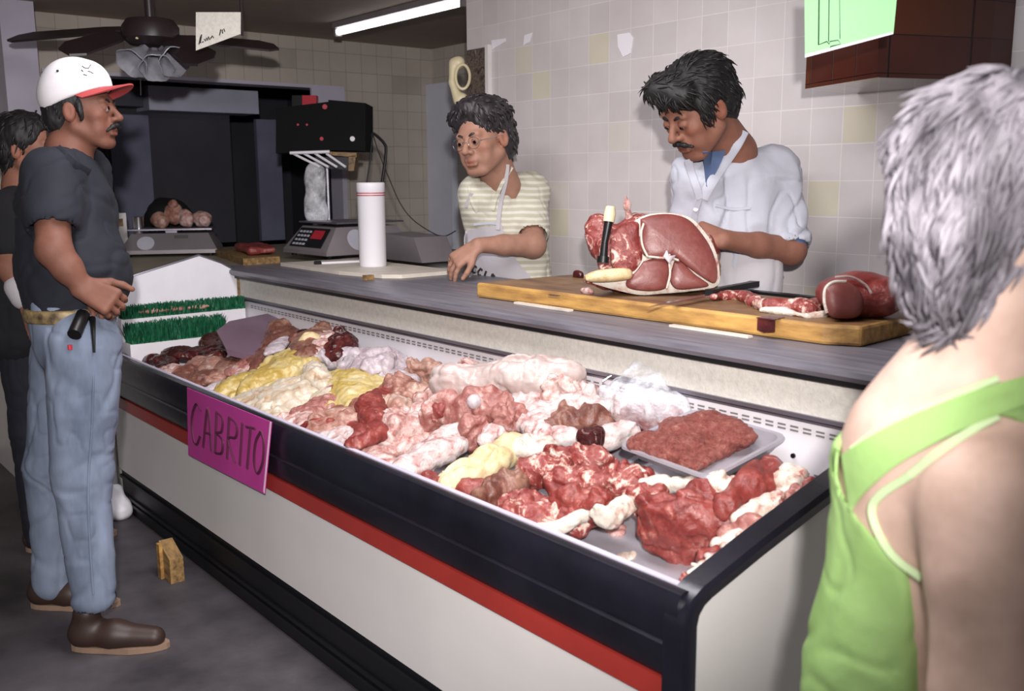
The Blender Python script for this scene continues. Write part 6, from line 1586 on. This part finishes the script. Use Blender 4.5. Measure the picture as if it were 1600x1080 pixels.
# --- woman in the foreground, seen from behind her right shoulder
def woman():
    c = P(1460, 900, 1.18); root = thing('person', 'grey haired woman in a lime green tank top in the foreground, seen from behind', 'person', (c.x, c.y, 0))
    hp = P(1588, 318, 1.08); H = Head(hp, 118, 0, 0, 1.0); fr = frame(c, 112); f = fr.col[1]; side = fr.col[0]
    neck = P(1555, 500, 1.12); s1 = P(1545, 770, 1.05); s2 = P(1560, 640, 1.36); chest = P(1480, 760, 1.19); waist = P(1455, 1080, 1.22); hip = V((waist.x, waist.y, waist.z-.28))
    el = P(1530, 1090, 1.02); hand = V((el.x, el.y, el.z))+f*.2+Z3*-.12
    core = [(Cap(neck-Z3*.01, P(1450, 690, 1.15), .058, .085), .05, '+'), (Cap(s1, s2, .052), .05, '+'), (Cap(chest, waist, .122, .138, n=f, f=1.0), .05, '+'), (Cap(P(1500, 640, 1.15), chest, .08, .11), .05, '+'), (Cap(P(1440, 700, 1.17), P(1590, 655, 1.10), .066, .060), .05, '+')]
    ops = H.ops(neck, .054)+core+[(Cap(waist, hip, .13, .15), .05, '+'), (Cap(s1, el, .058, .050), .03, '+'), (Cap(s1-Z3*.03, s1*.6+el*.4, .062, .056), .03, '+'), (Cap(el, hand, .042, .028), .02, '+')]
    ops += hand_ops(hand, f, Z3, thumb=1)
    e2 = s2*.2+V((s2.x, s2.y, s2.z-.30))*.8+f*.03; ops += [(Cap(s2, e2, .05, .042), .02, '+'), (Cap(e2, e2+f*.2-Z3*.1, .04, .028), .02, '+')]+hand_ops(e2+f*.2-Z3*.1, f, Z3, thumb=-1)
    b = blobmesh('body', ops, .006, MT['skin'], root, color=lambda p: H.color(SKIN['pale'], p), smooth_it=2); H.eyes(root); H.brows(root, 'hair_dark')
    tp_ = [(inflate(o[0], .008), o[1], '+') for o in core]+[(Cap(waist, hip, .15, .165), .05, '+'), (Cap(s1, s1*.8+el*.2, .066, .068), .03, '+')]
    up = (RT*math.sin(math.radians(24))+UP*math.cos(math.radians(24))) 
    al = (RT*math.cos(math.radians(24))-UP*-math.sin(math.radians(24)))
    al = RT*math.cos(math.radians(26))+UP*math.sin(math.radians(26)); up = -RT*math.sin(math.radians(26))+UP*math.cos(math.radians(26))
    Rc = Matrix((al, FW, up)).transposed()
    edge = P(1440, 640, 1.15)
    cuts = [(Box(edge+up*.30, (.6, .8, .30), Rc), .006, '-')]
    al2 = RT*math.cos(math.radians(-28))+UP*math.sin(math.radians(-28)); up2 = -RT*math.sin(math.radians(-28))+UP*math.cos(math.radians(-28)); Rc2 = Matrix((al2, FW, up2)).transposed()
    cuts.append((Ell(P(1572, 812, 1.04), (.165, .30, .100), Rc2), .006, '-')); cuts.append((Cap(s1*.75+el*.25, el, .085, .085), .006, '-'))
    tt = blobmesh('tank_top', tp_+cuts, .006, MT['green_top'], root, disp=wrinkle(.007, 9, 41, (.7, .7, 1.2)), smooth_it=2)
    ribbon('binding', [tt, b], [(1420, 745), (1375, 775), (1362, 800), (1375, 840), (1400, 875), (1440, 905)], .010, 'green_trim', root, .003)
    patch('strap', [b, tt], [(1318, 712), (1350, 690), (1400, 662), (1450, 640), (1505, 618), (1560, 600), (1620, 585)], [(1330, 800), (1352, 770), (1400, 728), (1450, 700), (1505, 672), (1560, 648), (1620, 628)], 'green_top', root)
    ribbon('binding', [tt, b], [(1420, 745), (1470, 705), (1520, 672), (1560, 650)], .010, 'green_trim', root, .003)
    ribbon('binding', [tt, b], [(1330, 705), (1380, 668), (1440, 640), (1500, 615), (1560, 592)], .008, 'green_trim', root, .003)
    hops = [(H.E((0, -.022, .050), (.094, .112, .092)), .01, '+'), (H.E((0, -.062, -.02), (.088, .072, .085)), .02, '+'), (H.E((0, .045, .10), (.07, .06, .045)), .02, '+'), (H.E((0, -.07, -.085), (.062, .045, .05)), .03, '+'), (H.E((.07, -.01, .03), (.03, .05, .05)), .02, '+'), (H.E((-.07, -.01, .03), (.03, .05, .05)), .02, '+')]
    cuts = [(H.E((0, .125, -.03), (.09, .088, .115)), .01, '-')]
    for s in (-1, 1): cuts.append((H.E((s*.10, .022, -.010), (.034, .030, .032)), .006, '-'))
    H.hair(root, 'hair_grey', hops, cuts, disp=.008, freq=34, locks=1500, lr=.0034, ll=.06, seed=11, down=1.0, res=.005)
    q = H.w_(.08, .0, -.03)
    legs(root, [hip-side*.08, hip+side*.08], [V((c.x, c.y, .45))-side*.09, V((c.x, c.y, .45))+side*.09], [V((c.x, c.y, .06))-side*.1, V((c.x, c.y, .06))+side*.1], 'navy', waist=hip+Z3*.08, rw=.15, f=f, r=(.1, .08, .07))
    for s in (-1, 1): shoe(root, V((c.x, c.y, 0))+side*.1*s-f*.06, V((c.x, c.y, 0))+side*.1*s+f*.18)
left_butcher(); right_butcher(); customer(); bystander(); woman()
